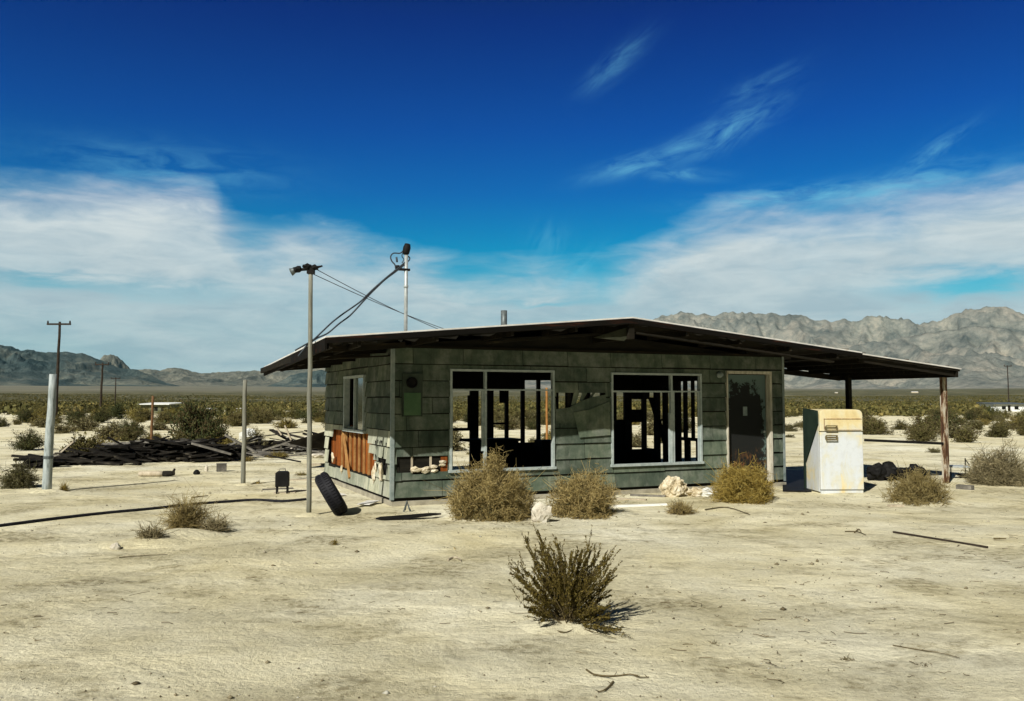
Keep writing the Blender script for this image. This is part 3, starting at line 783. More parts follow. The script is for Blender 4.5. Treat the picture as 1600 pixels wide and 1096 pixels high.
# slumped broken panel pieces across the gap
mb = MB()
gx0, gz0, gx1, gz1 = GAP
def poly_panel(pts, y, th=.012): mb.prism([(x, y, z) for x, z in pts], (0, th, 0))
def gp(px, py): return Wl(px, py, -.03)
poly_panel([gp(868, 640), gp(890, 637), gp(905, 628), gp(925, 621), gp(946, 617), gp(952, 655), gp(920, 660), gp(868, 662)], -.036)
poly_panel([gp(895, 645), gp(920, 640), gp(951, 628), gp(953, 680), gp(905, 684)], -.052)
poly_panel([gp(898, 610), gp(907, 610), gp(900, 632), gp(893, 634)], -.02)
poly_panel([gp(912, 611), gp(920, 611), gp(911, 627), gp(906, 627)], -.018)
poly_panel([gp(928, 612), gp(932, 612), gp(926, 621), gp(921, 622)], -.016)
mb.build('broken_panel', M['siding'], cab)
mb = MB()
for px in (887, 913): 
    x, _ = Wl(px, 625, .05); mb.box((x - .03, .012, gz0 - .02), (x + .03, .09, gz1 + .02))
mb.build('stud', M['dark_wood'], cab)

# left wall with the torn-open patch
def sv(px, py): return Ws(px, py, 0.0)
SWN = None
a = sv(573, 588); b = sv(541, 671)
SW = (a[0], b[1], b[0], a[1] - .02)
hole_px = [(515, 677), (575, 677)]
h0 = sv(578, 700)[0]; h1 = sv(520, 700)[0]
def zat(px, py): return sv(px, py)[1]
torn = [(h0 + .05, zat(560, 741), h1 - .1, zat(560, 676)), (h0 - .33, zat(585, 750), h0 + .1, zat(585, 709)), (h1 - .3, zat(530, 733), h1 + .35, zat(530, 686)), (.28, zat(590, 739), .75, zat(598, 716) ), (h0+.02, .62, h0+.6, .9)]
siding('side_siding', WD, [SW] + torn, 'side', 9, cab, wd=.62, z0=.12 + .262 * 4)
siding('bleached_siding', WD, torn, 'side', 19, cab, wd=.62, z1=.12 + .262 * 4, mat='paleside')  # lowest courses set in a paler siding colour
sheath('side_wall', WD, [SW, (h0 - .38, .36, h1 + .4, 1.16)], 'side', .008, .10, .06, 2.5, M['dark_wood'], cab)
# red boards behind the patch
mb = MB(); v = h0 - .37; rg = random.Random(3)
while v < h1 + .4:
    w = rg.uniform(.10, .16); d = rg.uniform(0, .02); mb.box((.045 + d, v + .004, .34), (.065 + d, min(v + w, h1 + .4) - .004, 1.18)); v += w
mb.build('red_boards', M['redwood'], cab)
mb = MB()
for k in range(7):
    vv = h0 + .15 + k * .33; mb.box((.012, vv, .36), (.044, vv + .035, 1.14))
p = sv(537, 676); q = sv(549, 747); mb.beam((-.01, p[0], p[1]), (-.035, q[0], q[1]), .05, .035, up=(1, 0, 0))
mb.build('lath', simple('bright_lath', [(.3, (.22, .10, .03)), (.7, (.42, .24, .09))], 6, bmp=.3), cab)
# torn edge scraps along the side
mb = MB(); rg = random.Random(8)
for (pa, pb, s_) in ((522, 715, .08), (598, 738, .12), (536, 733, .06), (586, 742, .10), (590, 730, .06)):
    vv, zz = sv(pa, pb); mb.lump((-.03, vv, zz), (.02, s_ * .9, s_ * 1.2), pa, 2, .6, 2)
mb.build('insulation_scrap', M['insul'], cab)
mb = MB(); rg = random.Random(18)
for k in range(26):      # shredded felt strips
    vv = rg.uniform(.12, .95); zz = rg.choice([.98, .74, .62]) + rg.uniform(-.02, .02); l = rg.uniform(.05, .16)
    mb.prism([(-.032, vv, zz), (-.032, vv + rg.uniform(.02, .05), zz), (-.034, vv + .01, zz - l)], (-.003, 0, 0))
mb.build('tar_paper', M['black'], cab)
# lower left hole of the front: studs, planks and torn filling
mb = MB()
for (pxa, w) in ((642, .03), (671, .035)):
    x, _ = Wl(pxa, 725, 0); mb.box((x, -.012, LOWH[1] - .01), (x + w, .004, LOWH[3] + .01))
mb.build('stud', M['paleplank'], cab)
x, _ = Wl(694, 725, 0)
mb = MB(); mb.box((x - .06, -.014, LOWH[1] - .0), (x + .05, .002, LOWH[3] - .02)); mb.build('red_boards', M['redwood'], cab)
mb = MB(); rg = random.Random(12)
for k in range(18):
    u = rg.random(); px = 646 + u * 46; py = 737 - rg.random() * (5 + 14 * max(0, u - .2)); x, z = Wl(px, py, -.02)
    mb.lump((x, -.02 - rg.random() * .02, z), (.05 + .03 * rg.random(), .03, .03), k, 1, .7, 2)
mb.build('insulation_scrap', M['insul'], cab)
# concrete footing and floor
mb = MB(); mb.box((-.02, -.03, -.3), (WL + .03, WD + .03, .075)); mb.build('foundation', M['concrete'], cab)
mb = MB(); mb.box((.11, .11, .08), (WL - .11, WD - .11, .10)); mb.build('floor', M['interior'], cab)
# corner boards
mb = MB(); mb.box((-.036, -.042, .10), (.010, -.030, WH)); mb.box((-.048, -.040, .10), (-.036, .012, WH)); mb.build('corner_trim', M['trim'], cab)
mb = MB(); mb.box((WL - .03, -.036, .10), (WL + .02, -.026, WH)); mb.build('corner_trim', M['trim'], cab)
mb = MB(); mb.box((0, -.03, WH + .0), (WL, .02, WH + .03)); mb.build('wall_plate', M['soffit'], cab)
# gable infill
mb = MB(); mb.prism([(0, .03, WH + .032), (WL, .03, WH + .032), (WL, .03, rz(WL) - .15), (RT, .03, RZ - .15), (0, .03, max(rz(0) - .15, WH + .034))], (0, .05, 0)); mb.build('gable', M['dark_wood'], cab)

# window frames
def frame(rect, mull, trans, depth=.05, w=.035, label=None):
    x0, z0, x1, z1 = rect; r = empty('window_frame', (0, 0, 0)); r.parent = cab
    mb = MB(); y0, y1 = -.045, .03
    mb.box((x0, y0, z0), (x0 + w, y1, z1)); mb.box((x1 - w, y0, z0), (x1, y1, z1)); mb.box((x0 + w, y0, z1 - w), (x1 - w, y1, z1)); mb.box((x0 - .02, y0 - .02, z0 - .03), (x1 + .02, y1 + .001, z0 + .012))
    mb.box((mull - w * .55, y0 + .004, z0 + .012), (mull + w * .55, y1 - .004, z1 - w))
    mb.box((x0 + w, y0 + .008, trans - .016), (mull - w * .55, y1 - .008, trans + .012)); mb.box((mull + w * .55, y0 + .008, trans - .012), (x1 - w, y1 - .008, trans + .012))
    return mb, r
mu = Wl(757.5, 650)[0]; tr = Wl(780, 609.5)[1]
mb, r = frame(W1, mu, tr)
mb.box((W1[0] + .035, -.02, W1[1] + .012), (W1[0] + .055, .01, tr - .016)); mb.box((mu - .06, -.02, W1[1] + .3), (mu - .0195, .01, tr - .016))
bpy.data.objects.remove(r); mb.build('window_frame', M['alu'], cab)
mu = Wl(1048, 650)[0]; tr = Wl(1030, 612)[1]
mb, r = frame(W2, mu, tr)
mb.box((mu + .0195, -.03, W2[1] + .012), (mu + .065, .01, tr - .012)); mb.box((W2[2] - .07, -.02, W2[1] + .012), (W2[2] - .035, .01, tr - .012))
mb.box((mu - .05, -.03, W2[1] + .012), (mu - .0195, .01, W2[1] + .9))
bpy.data.objects.remove(r); mb.build('window_frame', M['alu'], cab)
# side window
x0, z0, x1, z1 = SW
mb = MB(); w = .05
mb.box((-.07, x0 - .02, z0 - .03), (.05, x1 + .02, z0 + .02)); mb.box((-.06, x0, z0 + .02), (.05, x0 + w * .6, z1)); mb.box((-.06, x1 - w, z0 + .02), (.05, x1, z1)); mb.box((-.065, x0 - .01, z1), (.05, x1 + .01, z1 + .045))
xm = x0 + (x1 - x0) * .48; mb.box((-.05, xm - .02, z0 + .02), (.04, xm + .02, z1))
mb.build('window_frame', M['alu'], cab)
m, nt, b = newmat('dusty_glass'); b.inputs['Base Color'].default_value = (.10, .13, .11, 1); b.inputs['Roughness'].default_value = .08; b.inputs['Specular IOR Level'].default_value = 1.0; b.inputs['Metallic'].default_value = .35; M['glass'] = m
mb = MB(); mb.box((-.012, x0 + w * .6, z0 + .02), (-.006, xm - .02, z1)); mb.build('window_pane', M['glass'], cab)
# door: frame and peeling leaf
x0, z0, x1, z1 = DR
mb = MB(); w = .05
mb.box((x0 - .01, -.05, z0), (x0 + w * .35, .10, z1)); mb.box((x1 - w * .8, -.05, z0), (x1 + .01, .10, z1)); mb.box((x0 - .01, -.052, z1), (x1 + .01, .10, z1 + .055)); mb.build('door_frame', simple('cream_door_frame', [(.3, (.3, .27, .2)), (.6, (.56, .53, .44)), (.8, (.3, .17, .08))], 5, stretch=(3, 3, .8), bmp=.4), cab)
m, nt, b = newmat('peeling_door')
f = mth(nt, 'ADD', mth(nt, 'MULTIPLY', nz(nt, 3.6, 8, .68, dist=.3, stretch=(1, 1, 1.2)), .68), mth(nt, 'MULTIPLY', nz(nt, 13, 8, .75, dist=.8, stretch=(1, 1, .5)), .36)); tc = nt.nodes.new('ShaderNodeTexCoord'); sx = nt.nodes.new('ShaderNodeSeparateXYZ'); nt.links.new(tc.outputs['Generated'], sx.inputs[0])
cx = mth(nt, 'ABSOLUTE', mth(nt, 'SUBTRACT', sx.outputs[0], .42)); top = mth(nt, 'ABSOLUTE', mth(nt, 'SUBTRACT', sx.outputs[2], .40))
f = mth(nt, 'SUBTRACT', mth(nt, 'ADD', f, .20), mth(nt, 'ADD', mth(nt, 'MULTIPLY', mth(nt, 'POWER', cx, 2.0), .75), mth(nt, 'MULTIPLY', mth(nt, 'POWER', top, 3.0), 1.6)))
c = ramp(nt, f, [(.47, (.10, .145, .135)), (.50, (.04, .058, .052)), (.515, (.009, .010, .009))])
rb = ramp(nt, nz(nt, 6, 6, .7, stretch=(2, 2, 1)), [(.5, (0, 0, 0)), (.62, (1, 1, 1))]); low = mth(nt, 'SUBTRACT', 1.0, mth(nt, 'MULTIPLY', sx.outputs[2], 3.0, clamp=True))
c = mixc(nt, mth(nt, 'MULTIPLY', rb, low), c, (.32, .14, .04)); nt.links.new(c, b.inputs['Base Color']); b.inputs['Roughness'].default_value = .75; bump(nt, b, f, .3, .01)
dr = empty('door', (x0 + .03, .045, 0)); dr.parent = cab
mb = MB(); DW = (x1 - x0) - .10; mb.box((.004, -.0, z0 + .01), (DW, .04, z1 - .01)); mb.build('door_panel', m, dr, bevel=.004)
mb = MB(); mb.box((DW * .42, -.012, z0 + 1.25), (DW * .52, -.002, z0 + 1.42)); mb.build('door_plate', M['trim'], dr)
mb = MB(); mb.lathe([(0, -.05), (.022, -.045), (.026, -.03), (.012, -.018), (.012, 0)], 16, Matrix.Translation((DW - .07, 0, z0 + .95)) @ Matrix.Rotation(R(-90), 4, 'X')); mb.build('door_knob', M['conduit'], dr, True)
# electric meter panel
a = wrect(629, 586, 656, 649)
mb = MB(); mb.box((a[0] - .02, -.075, a[1] - .02), (a[2] + .02, -.028, a[3] + .02)); mbx = mb.build('meter_box', simple('dark_box_paint', [(.3, (.03, .04, .03)), (.7, (.06, .075, .055))], 5), cab)
zm = a[1] + (a[3] - a[1]) * .60
mb = MB(); mb.box((a[0], -.083, a[1]), (a[2] - .01, -.076, zm - .03)); mb.build('box_cover', M['greenpanel'], mbx)
mb = MB(); mb.lathe([(.0, 0), (.05, 0), (.085, .0), (.085, .05), (.075, .055), (.07, .02), (0, .015)], 24, Matrix.Translation(((a[0] + a[2]) / 2 - .02, -.075, (zm + a[3]) / 2)) @ Matrix.Rotation(R(90), 4, 'X')); mb.build('meter_socket', M['black'], mbx)
# light fixture beside the door
q = Wl(1122, 586, 0)
mb = MB(); mb.lathe([(0, 0), (.06, 0), (.06, .03), (.035, .05), (.035, .09), (.0, .09)], 16, Matrix.Translation((q[0], -.028, q[1])) @ Matrix.Rotation(R(90), 4, 'X')); mb.build('light_fixture', M['trim'], cab, True)

# open stud walls at the back and the right
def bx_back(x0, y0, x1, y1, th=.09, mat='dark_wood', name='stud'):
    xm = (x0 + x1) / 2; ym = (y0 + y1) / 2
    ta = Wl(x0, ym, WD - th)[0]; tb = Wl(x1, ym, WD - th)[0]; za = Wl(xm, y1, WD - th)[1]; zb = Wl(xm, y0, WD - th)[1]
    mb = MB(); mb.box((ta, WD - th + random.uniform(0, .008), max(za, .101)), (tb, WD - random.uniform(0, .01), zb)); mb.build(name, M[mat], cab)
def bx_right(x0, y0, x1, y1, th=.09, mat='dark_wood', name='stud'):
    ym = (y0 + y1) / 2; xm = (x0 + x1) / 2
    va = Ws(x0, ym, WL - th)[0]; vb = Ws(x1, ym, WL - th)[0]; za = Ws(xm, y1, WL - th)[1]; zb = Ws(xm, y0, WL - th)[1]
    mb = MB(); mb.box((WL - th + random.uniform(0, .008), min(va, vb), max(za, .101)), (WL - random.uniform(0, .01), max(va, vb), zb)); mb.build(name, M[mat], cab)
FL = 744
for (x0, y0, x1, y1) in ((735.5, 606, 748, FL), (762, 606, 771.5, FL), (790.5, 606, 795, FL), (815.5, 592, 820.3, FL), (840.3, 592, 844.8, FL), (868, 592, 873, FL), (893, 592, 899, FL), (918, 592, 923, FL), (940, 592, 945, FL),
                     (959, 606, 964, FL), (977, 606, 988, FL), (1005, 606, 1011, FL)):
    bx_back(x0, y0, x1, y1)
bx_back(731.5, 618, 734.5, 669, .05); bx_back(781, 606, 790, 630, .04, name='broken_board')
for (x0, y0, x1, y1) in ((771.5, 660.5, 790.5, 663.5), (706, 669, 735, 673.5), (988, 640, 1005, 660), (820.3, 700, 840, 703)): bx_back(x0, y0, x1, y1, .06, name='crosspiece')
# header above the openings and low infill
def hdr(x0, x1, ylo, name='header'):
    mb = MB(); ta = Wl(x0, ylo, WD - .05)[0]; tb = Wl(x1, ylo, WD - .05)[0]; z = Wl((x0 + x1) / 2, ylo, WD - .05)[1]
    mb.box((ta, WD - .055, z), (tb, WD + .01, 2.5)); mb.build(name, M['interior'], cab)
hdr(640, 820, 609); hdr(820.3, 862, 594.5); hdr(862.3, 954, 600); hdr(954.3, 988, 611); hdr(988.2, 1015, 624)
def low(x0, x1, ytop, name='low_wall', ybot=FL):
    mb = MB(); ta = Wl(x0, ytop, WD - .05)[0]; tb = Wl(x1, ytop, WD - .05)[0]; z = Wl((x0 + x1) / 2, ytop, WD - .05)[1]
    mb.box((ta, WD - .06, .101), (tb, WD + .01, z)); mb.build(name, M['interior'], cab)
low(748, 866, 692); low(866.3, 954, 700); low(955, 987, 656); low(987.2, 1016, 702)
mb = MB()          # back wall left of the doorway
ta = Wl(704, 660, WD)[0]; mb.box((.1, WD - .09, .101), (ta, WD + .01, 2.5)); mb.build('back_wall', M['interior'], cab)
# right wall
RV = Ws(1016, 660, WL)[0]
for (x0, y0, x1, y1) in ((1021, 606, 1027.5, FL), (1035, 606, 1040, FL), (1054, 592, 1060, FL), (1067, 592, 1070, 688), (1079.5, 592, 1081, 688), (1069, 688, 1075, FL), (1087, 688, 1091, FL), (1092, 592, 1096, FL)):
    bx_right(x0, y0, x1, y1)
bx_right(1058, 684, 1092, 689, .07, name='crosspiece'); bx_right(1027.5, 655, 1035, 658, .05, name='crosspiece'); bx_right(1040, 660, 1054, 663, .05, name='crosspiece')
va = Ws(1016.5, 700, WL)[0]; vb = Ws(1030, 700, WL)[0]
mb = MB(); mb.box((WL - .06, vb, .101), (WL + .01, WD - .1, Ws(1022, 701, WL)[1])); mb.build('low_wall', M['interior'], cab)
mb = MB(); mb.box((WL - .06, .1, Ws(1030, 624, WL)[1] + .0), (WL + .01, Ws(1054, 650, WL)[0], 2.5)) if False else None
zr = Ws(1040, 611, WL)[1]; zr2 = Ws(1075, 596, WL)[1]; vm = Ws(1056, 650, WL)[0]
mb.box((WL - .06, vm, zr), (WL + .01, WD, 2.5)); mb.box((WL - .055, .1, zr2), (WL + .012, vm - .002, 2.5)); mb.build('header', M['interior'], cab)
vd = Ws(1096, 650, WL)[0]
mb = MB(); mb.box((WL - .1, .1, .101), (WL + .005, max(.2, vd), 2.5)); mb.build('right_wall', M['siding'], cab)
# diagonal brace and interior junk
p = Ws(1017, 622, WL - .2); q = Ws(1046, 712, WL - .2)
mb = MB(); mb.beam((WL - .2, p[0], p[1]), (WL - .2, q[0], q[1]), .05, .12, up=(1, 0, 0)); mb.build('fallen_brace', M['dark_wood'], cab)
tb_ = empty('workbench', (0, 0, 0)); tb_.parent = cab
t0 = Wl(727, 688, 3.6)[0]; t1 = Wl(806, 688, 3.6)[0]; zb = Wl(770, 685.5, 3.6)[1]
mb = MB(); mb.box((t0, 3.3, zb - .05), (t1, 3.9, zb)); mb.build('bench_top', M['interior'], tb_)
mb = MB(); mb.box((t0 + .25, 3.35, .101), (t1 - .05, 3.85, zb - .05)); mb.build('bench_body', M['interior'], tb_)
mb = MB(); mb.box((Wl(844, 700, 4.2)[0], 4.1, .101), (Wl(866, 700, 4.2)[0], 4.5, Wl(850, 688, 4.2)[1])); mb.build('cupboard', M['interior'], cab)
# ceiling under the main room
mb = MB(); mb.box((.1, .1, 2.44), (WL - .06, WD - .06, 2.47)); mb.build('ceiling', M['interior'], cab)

# ---- roof
RB = 5.4; RTH = .12
def slab(pts_top, th, mat, name, parent=cab):
    mb = MB(); lo = [(x, y, z - th) for x, y, z in pts_top]
    mb.hexa(lo + list(pts_top)); return mb.build(name, mat, parent)
RR = 8.56; CE = 11.19; CB = 1.93
LA = (-1.31, OV, 2.50); LB = (-1.17, RB, 2.31)
# dark deck, pale sheet on top
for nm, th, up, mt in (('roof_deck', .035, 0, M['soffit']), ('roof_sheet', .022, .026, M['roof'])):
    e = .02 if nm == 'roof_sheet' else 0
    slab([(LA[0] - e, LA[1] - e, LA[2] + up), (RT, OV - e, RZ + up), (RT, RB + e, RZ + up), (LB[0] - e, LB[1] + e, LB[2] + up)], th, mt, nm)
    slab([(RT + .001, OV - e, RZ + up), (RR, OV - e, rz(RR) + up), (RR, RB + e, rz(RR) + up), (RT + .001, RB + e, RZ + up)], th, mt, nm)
    slab([(RR + .001, OV - e + .03, rz(RR) - .02 + up), (CE + e, OV - e + .03, rz(CE) - .02 + up), (CE + e, CB + e, rz(CE) - .02 + up), (RR + .001, CB + e, rz(RR) - .02 + up)], th, mt, nm)
# fascia boards (front)
mb = MB()
mb.hexa([(LA[0], OV - .03, LA[2] - .075), (RT, OV - .03, RZ - .085), (RT, OV, RZ - .085), (LA[0], OV, LA[2] - .075), (LA[0], OV - .03, LA[2] - .002), (RT, OV - .03, RZ - .002), (RT, OV, RZ - .002), (LA[0], OV, LA[2] - .002)])
mb.build('fascia', M['fascia'], cab)
mb = MB()
mb.hexa([(RT + .002, OV - .03, RZ - .085), (RR, OV - .03, rz(RR) - .075), (RR, OV, rz(RR) - .075), (RT + .002, OV, RZ - .085), (RT + .002, OV - .03, RZ - .002), (RR, OV - .03, rz(RR) - .002), (RR, OV, rz(RR) - .002), (RT + .002, OV, RZ - .002)])
mb.build('fascia', M['fascia'], cab)
mb = MB(); mb.beam((LA[0] - .01, OV, LA[2] - .09), (LB[0] - .01, RB, LB[2] - .09), .03, .15); mb.build('fascia', M['fascia'], cab)
mb = MB(); mb.beam((CE - .05, OV + .05, rz(CE) - .11), (CE - .05, CB - .03, rz(CE) - .11), .05, .12); mb.build('carport_beam', M['soffit'], cab)
mb = MB(); mb.beam((RR + .02, CB - .06, rz(RR) - .16), (CE - .1, CB - .06, rz(CE) - .12), .05, .12); mb.build('carport_beam', M['soffit'], cab)
mb = MB(); mb.beam((RR + .02, OV + .1, rz(RR) - .11), (CE - .1, OV + .1, rz(CE) - .11), .04, .08); mb.build('carport_beam', M['soffit'], cab)
# outriggers under the overhangs
for k, t in enumerate([-1.25, -.85, .3, 1.5, 2.6, 4.7, 5.8, 6.9, 8.0]):
    zf = min(rz(t), LA[2] + (t - LA[0]) * .094) - .10
    zb_ = zf - (.16 if t < -.5 else 0)
    mb = MB(); mb.beam((t, OV + .01, zf), (t, RB - .1 if t < 0 else .0, zb_), .045, .10); mb.build('rafter', M['soffit'], cab)
for k in range(6):     # lookouts on the left eave
    v = -.6 + k * 1.0; zz = 2.40 - k * .025
    mb = MB(); mb.beam((-1.25, v, zz - .03), (0, v, zz + .07), .045, .085); mb.build('rafter', M['soffit'], cab)
for k in range(4):
    t = RR + .35 + k * .62; mb = MB(); mb.beam((t, OV + .16, rz(t) - .09), (t, CB - .1, rz(t) - .09), .04, .08); mb.build('rafter', M['soffit'], cab)
mb = MB(); mb.box((RT - .05, OV + .02, RZ - .33), (RT + .05, RB - .1, RZ - .05)); mb.build('ridge_beam', M['soffit'], cab)
# broken soffit flap and boxed end below the ridge
mb = MB()
mb.prism([(RT - .65, OV + .10, RZ - .32), (RT + .02, OV + .10, RZ - .12), (RT + .04, OV + .10, RZ - .25), (RT - .10, OV + .10, RZ - .36)], (0, .03, 0))
mb.build('soffit_flap', simple('mossy_flap', [(.3, (.012, .014, .009)), (.7, (.04, .042, .026))], 4, bmp=.3), cab)
mb = MB(); mb.beam((1.2, OV + .25, rz(1.2) - .22), (RT - .1, OV + .25, RZ - .21), .12, .03); mb.beam((RT + .1, OV + .12, RZ - .22), (RR - .6, OV + .12, rz(RR - .6) - .22), .12, .03); mb.beam((-1.1, .2, 2.27), (2.2, .25, 2.50), .14, .02); mb.build('hanging_board', M['soffit'], cab)
# ragged roofing edge bits
mb = MB(); rg = random.Random(2)
for k in range(15):
    t = rg.uniform(-1.2, RR - .1); z = min(rz(t), LA[2] + (t - LA[0]) * .094) + .020; l = rg.uniform(.06, .25)
    mb.box((t, OV + rg.uniform(.0, .25), z - .01), (t + l, OV + .3 + rg.random() * .2, z + rg.uniform(.004, .014)))
for k in range(5):
    t = RR + .1 + k * .55; z = rz(t) - .004; mb.box((t, OV + .02, z - .005), (t + .03, OV + .1, z + .035))
mb.build('roofing_scrap', M['greyplank'], cab)
mb = MB(); rg = random.Random(31)
for k in range(34):     # splintered strips hanging under the front edge
    t = rg.uniform(-1.2, RR - .3); z = min(rz(t), LA[2] + (t - LA[0]) * .094) - .075; l = rg.uniform(.1, .7); d = rg.uniform(.015, .06)
    sl_ = (rz(t + l) - rz(t))
    mb = MB(); mb.prism([(t, OV - .018, z + .004), (t + l, OV - .018, z + sl_ + .004), (t + l * rg.uniform(.4, .9), OV - .018, z + sl_ * .5 - d)], (0, .012, 0)); mb.build('splinter', M['dark_wood'], cab)
# carport posts
def cpost(px, t, name, mat):
    d = None
    v = Ws(px, 640, t)[0]
    mb = MB(); zt = rz(t) - .17
    mb.box((t - .05, v - .05, -.1), (t + .05, v + .05, zt)); return mb.build(name, mat, cab, bevel=.006), v
# front post: sheathed, rust streaked
m, nt, b = newmat('rust_streaked_post')
f = nz(nt, 4.5, 8, .7, stretch=(4, 4, .5), dist=.4)
c = ramp(nt, f, [(.42, (.42, .39, .32)), (.47, (.28, .21, .13)), (.51, (.10, .045, .02)), (.58, (.055, .026, .013)), (.72, (.02, .014, .010))])
nt.links.new(c, b.inputs['Base Color']); bump(nt, b, f, .6, .01); b.inputs['Roughness'].default_value = .85
cpost(1475, 11.12, 'carport_post', m); cpost(1326.5, 10.7, 'carport_post', M['dark_wood'])
# vent pipe and mast
q = to_world(2.62, 1.5)
def roofpt(t, v): return rz(t) + .016
d = ray(787, 510)
mb = MB(); t_ = 2.62
t_ = Wl(787.5, 500, 1.5)[0]; mb.tube([(t_, 1.5, roofpt(t_, 0) - .05), (t_, 1.5, Wl(787.5, 485.5, 1.5)[1])], .058, 16); mb.tube([(t_, 1.5, roofpt(t_, 0) - .02), (t_, 1.5, roofpt(t_, 0) + .02)], [.16, .07], 16); mb.build('vent_pipe', M['ventpipe'], cab, True)
MV = .25
t_ = Wl(634, 500, MV)[0]; zt = Wl(634, 388, MV)[1]; zc = Wl(634, 421.5, MV)[1]
mast = empty('service_mast', (0, 0, 0)); mast.parent = cab
mb = MB(); mb.tube([(t_, MV, roofpt(t_, 0) - .05), (t_, MV, zt - .03)], .030, 12); mb.tube([(t_, MV, roofpt(t_, 0) - .02), (t_, MV, roofpt(t_, 0) + .05)], [.11, .035], 12); mb.tube([(t_, MV, Wl(634, 450, MV)[1]), (t_, MV, Wl(634, 446, MV)[1])], .038, 12); mb.build('conduit', M['conduit'], mast, True)
mb = MB(); mb.lathe([(0, .10), (.045, .09), (.062, .03), (.058, -.06), (.035, -.09), (0, -.09)], 14, Matrix.Translation((t_ + .005, MV, zt - .02)) @ Matrix.Rotation(R(12), 4, 'Y')); mb.build('weatherhead', M['black'], mast, True)
mb = MB(); mb.box((t_ - .17, MV - .03, zc - .02), (t_ + .06, MV + .03, zc + .015)); mb.lathe([(0, -.035), (.03, -.03), (.035, 0), (.03, .03), (0, .035)], 10, Matrix.Translation((t_ - .14, MV, zc + .03))); mb.build('bracket', M['black'], mast)
mb = MB()
def mp(px, py, v=MV): 
    a = Wl(px, py, v); return (a[0], v, a[1])
def smooth_path(pts, n=6):
    P_ = [Vector(p) for p in pts]; P_ = [P_[0]] + P_ + [P_[-1]]; out = []
    for i in range(1, len(P_) - 2):
        for j in range(n):
            t = j / n; a, b, c, d = P_[i - 1:i + 3]
            out.append(.5 * ((2 * b) + (c - a) * t + (2 * a - 5 * b + 4 * c - d) * t * t + (3 * b - a - 3 * c + d) * t ** 3))
    out.append(P_[-2]); return out
mb.tube(smooth_path([mp(630, 392), mp(625, 396), mp(615, 396), mp(610.5, 401), mp(612, 408), mp(617, 414), mp(618, 420)]), .011, 6)
mb.tube(smooth_path([mp(633, 398), mp(640, 403), mp(638.5, 408), mp(632, 411), mp(624, 418), mp(616, 423)]), .010, 6)
mb.tube([mp(619.5, 402, MV - .03), mp(620.5, 410, MV - .03)], .016, 6)
mb.tube(smooth_path([mp(631, 392), mp(628, 400), mp(631, 406), mp(628, 411)]), .008, 6)
mb.build('lead_wire', M['cable'], mast, True)
# heavy cables from the mast down to the wooden pole
pole_base = G(482.5, 806)
def pv(px, py, Y): 
    w = P(px, py, Y); a = to_local(w.x, w.y); return (a[0], a[1], w.z)
def Ymast(): return to_world(t_, MV).y
ym = Ymast(); yp = pole_base.y + .25
def cab_path(pts):
    out = []
    for px, py in pts:
        u = (634 - px) / (634 - 470); out.append(pv(px, py, ym + (yp - ym) * max(0, min(1, u))))
    return smooth_path(out)
mb = MB(); mb.tube(cab_path([(634, 409), (620, 421), (605, 433), (590, 446), (578, 457), (565, 470), (553, 479), (537, 490), (520, 503), (505, 517), (490, 531), (475, 540), (461, 548)]), .013, 6); mb.build('service_cable', M['cable'], cab, True)
mb = MB(); mb.tube(cab_path([(632, 414), (618, 425), (602, 437), (586, 452), (576, 462), (566, 473), (556, 484), (545, 495), (530, 506), (512, 521), (495, 529), (480, 540), (466, 557)]), .013, 6); mb.build('service_cable', M['cable'], cab, True)

M['brass'] = simple('tarnished_handle', [(.3, (.07, .055, .025)), (.7, (.20, .16, .08))], 9, bmp=.1)
# ------------------------------------------------------------------ refrigerator
fb = G(1283, 772.5); s = pxsize(fb); FW = 68 / s; FH = 131 / s; FD = .68
fr = empty('refrigerator', fb, R(2), 'old white refrigerator streaked with rust, standing under the carport beside the cabin', 'refrigerator')
m, nt, b = newmat('rusty_enamel')
tc = nt.nodes.new('ShaderNodeTexCoord'); sx = nt.nodes.new('ShaderNodeSeparateXYZ'); nt.links.new(tc.outputs['Object'], sx.inputs[0])
hz = mth(nt, 'DIVIDE', sx.outputs[2], FH)
f = nz(nt, 2.6, 8, .65, dist=.5, stretch=(1.6, 1, .8))
f = mth(nt, 'ADD', f, mth(nt, 'MULTIPLY', mth(nt, 'MULTIPLY', mth(nt, 'SUBTRACT', hz, .62), 4.0, clamp=True), .17))
c = ramp(nt, f, [(.46, (.55, .58, .60)), (.57, (.54, .54, .47)), (.66, (.62, .54, .33)), (.78, (.56, .42, .18)), (.92, (.40, .24, .08))])
up_ = mth(nt, 'MULTIPLY', mth(nt, 'SUBTRACT', hz, .735), 60.0, clamp=True); c = mixc(nt, mth(nt, 'MULTIPLY', up_, .55), c, (.60, .52, .30))
f3 = nz(nt, 9, 6, .7); c3 = ramp(nt, f3, [(.3, (.8, .8, .8)), (.5, (1, 1, 1))]); c = mixc(nt, .6, c, c3, 'MULTIPLY')
nt.links.new(c, b.inputs['Base Color']); b.inputs['Roughness'].default_value = .45; bump(nt, b, f3, .1, .005)
M['enamel'] = m
def rbox(mb, a, b, ): mb.box(a, b)
def rounded_slab(x0, x1, z0, z1, y0, y1, rt, rbm, seg=6):
    pts = []
    for (cx_, cz_, r_, a0) in ((x1, z0, rbm, -90), (x1, z1, rt, 0), (x0, z1, rt, 90), (x0, z0, rbm, 180)):
        sx_ = -1 if cx_ == x1 else 1; sz_ = 1 if cz_ == z0 else -1
        for k in range(seg + 1):
            t = R(a0 + 90 * k / seg); pts.append((cx_ + sx_ * r_ + r_ * math.cos(t), y0, cz_ + sz_ * r_ + r_ * math.sin(t)))
    mb = MB(); mb.prism(pts[::-1], (0, y1 - y0, 0)); return mb
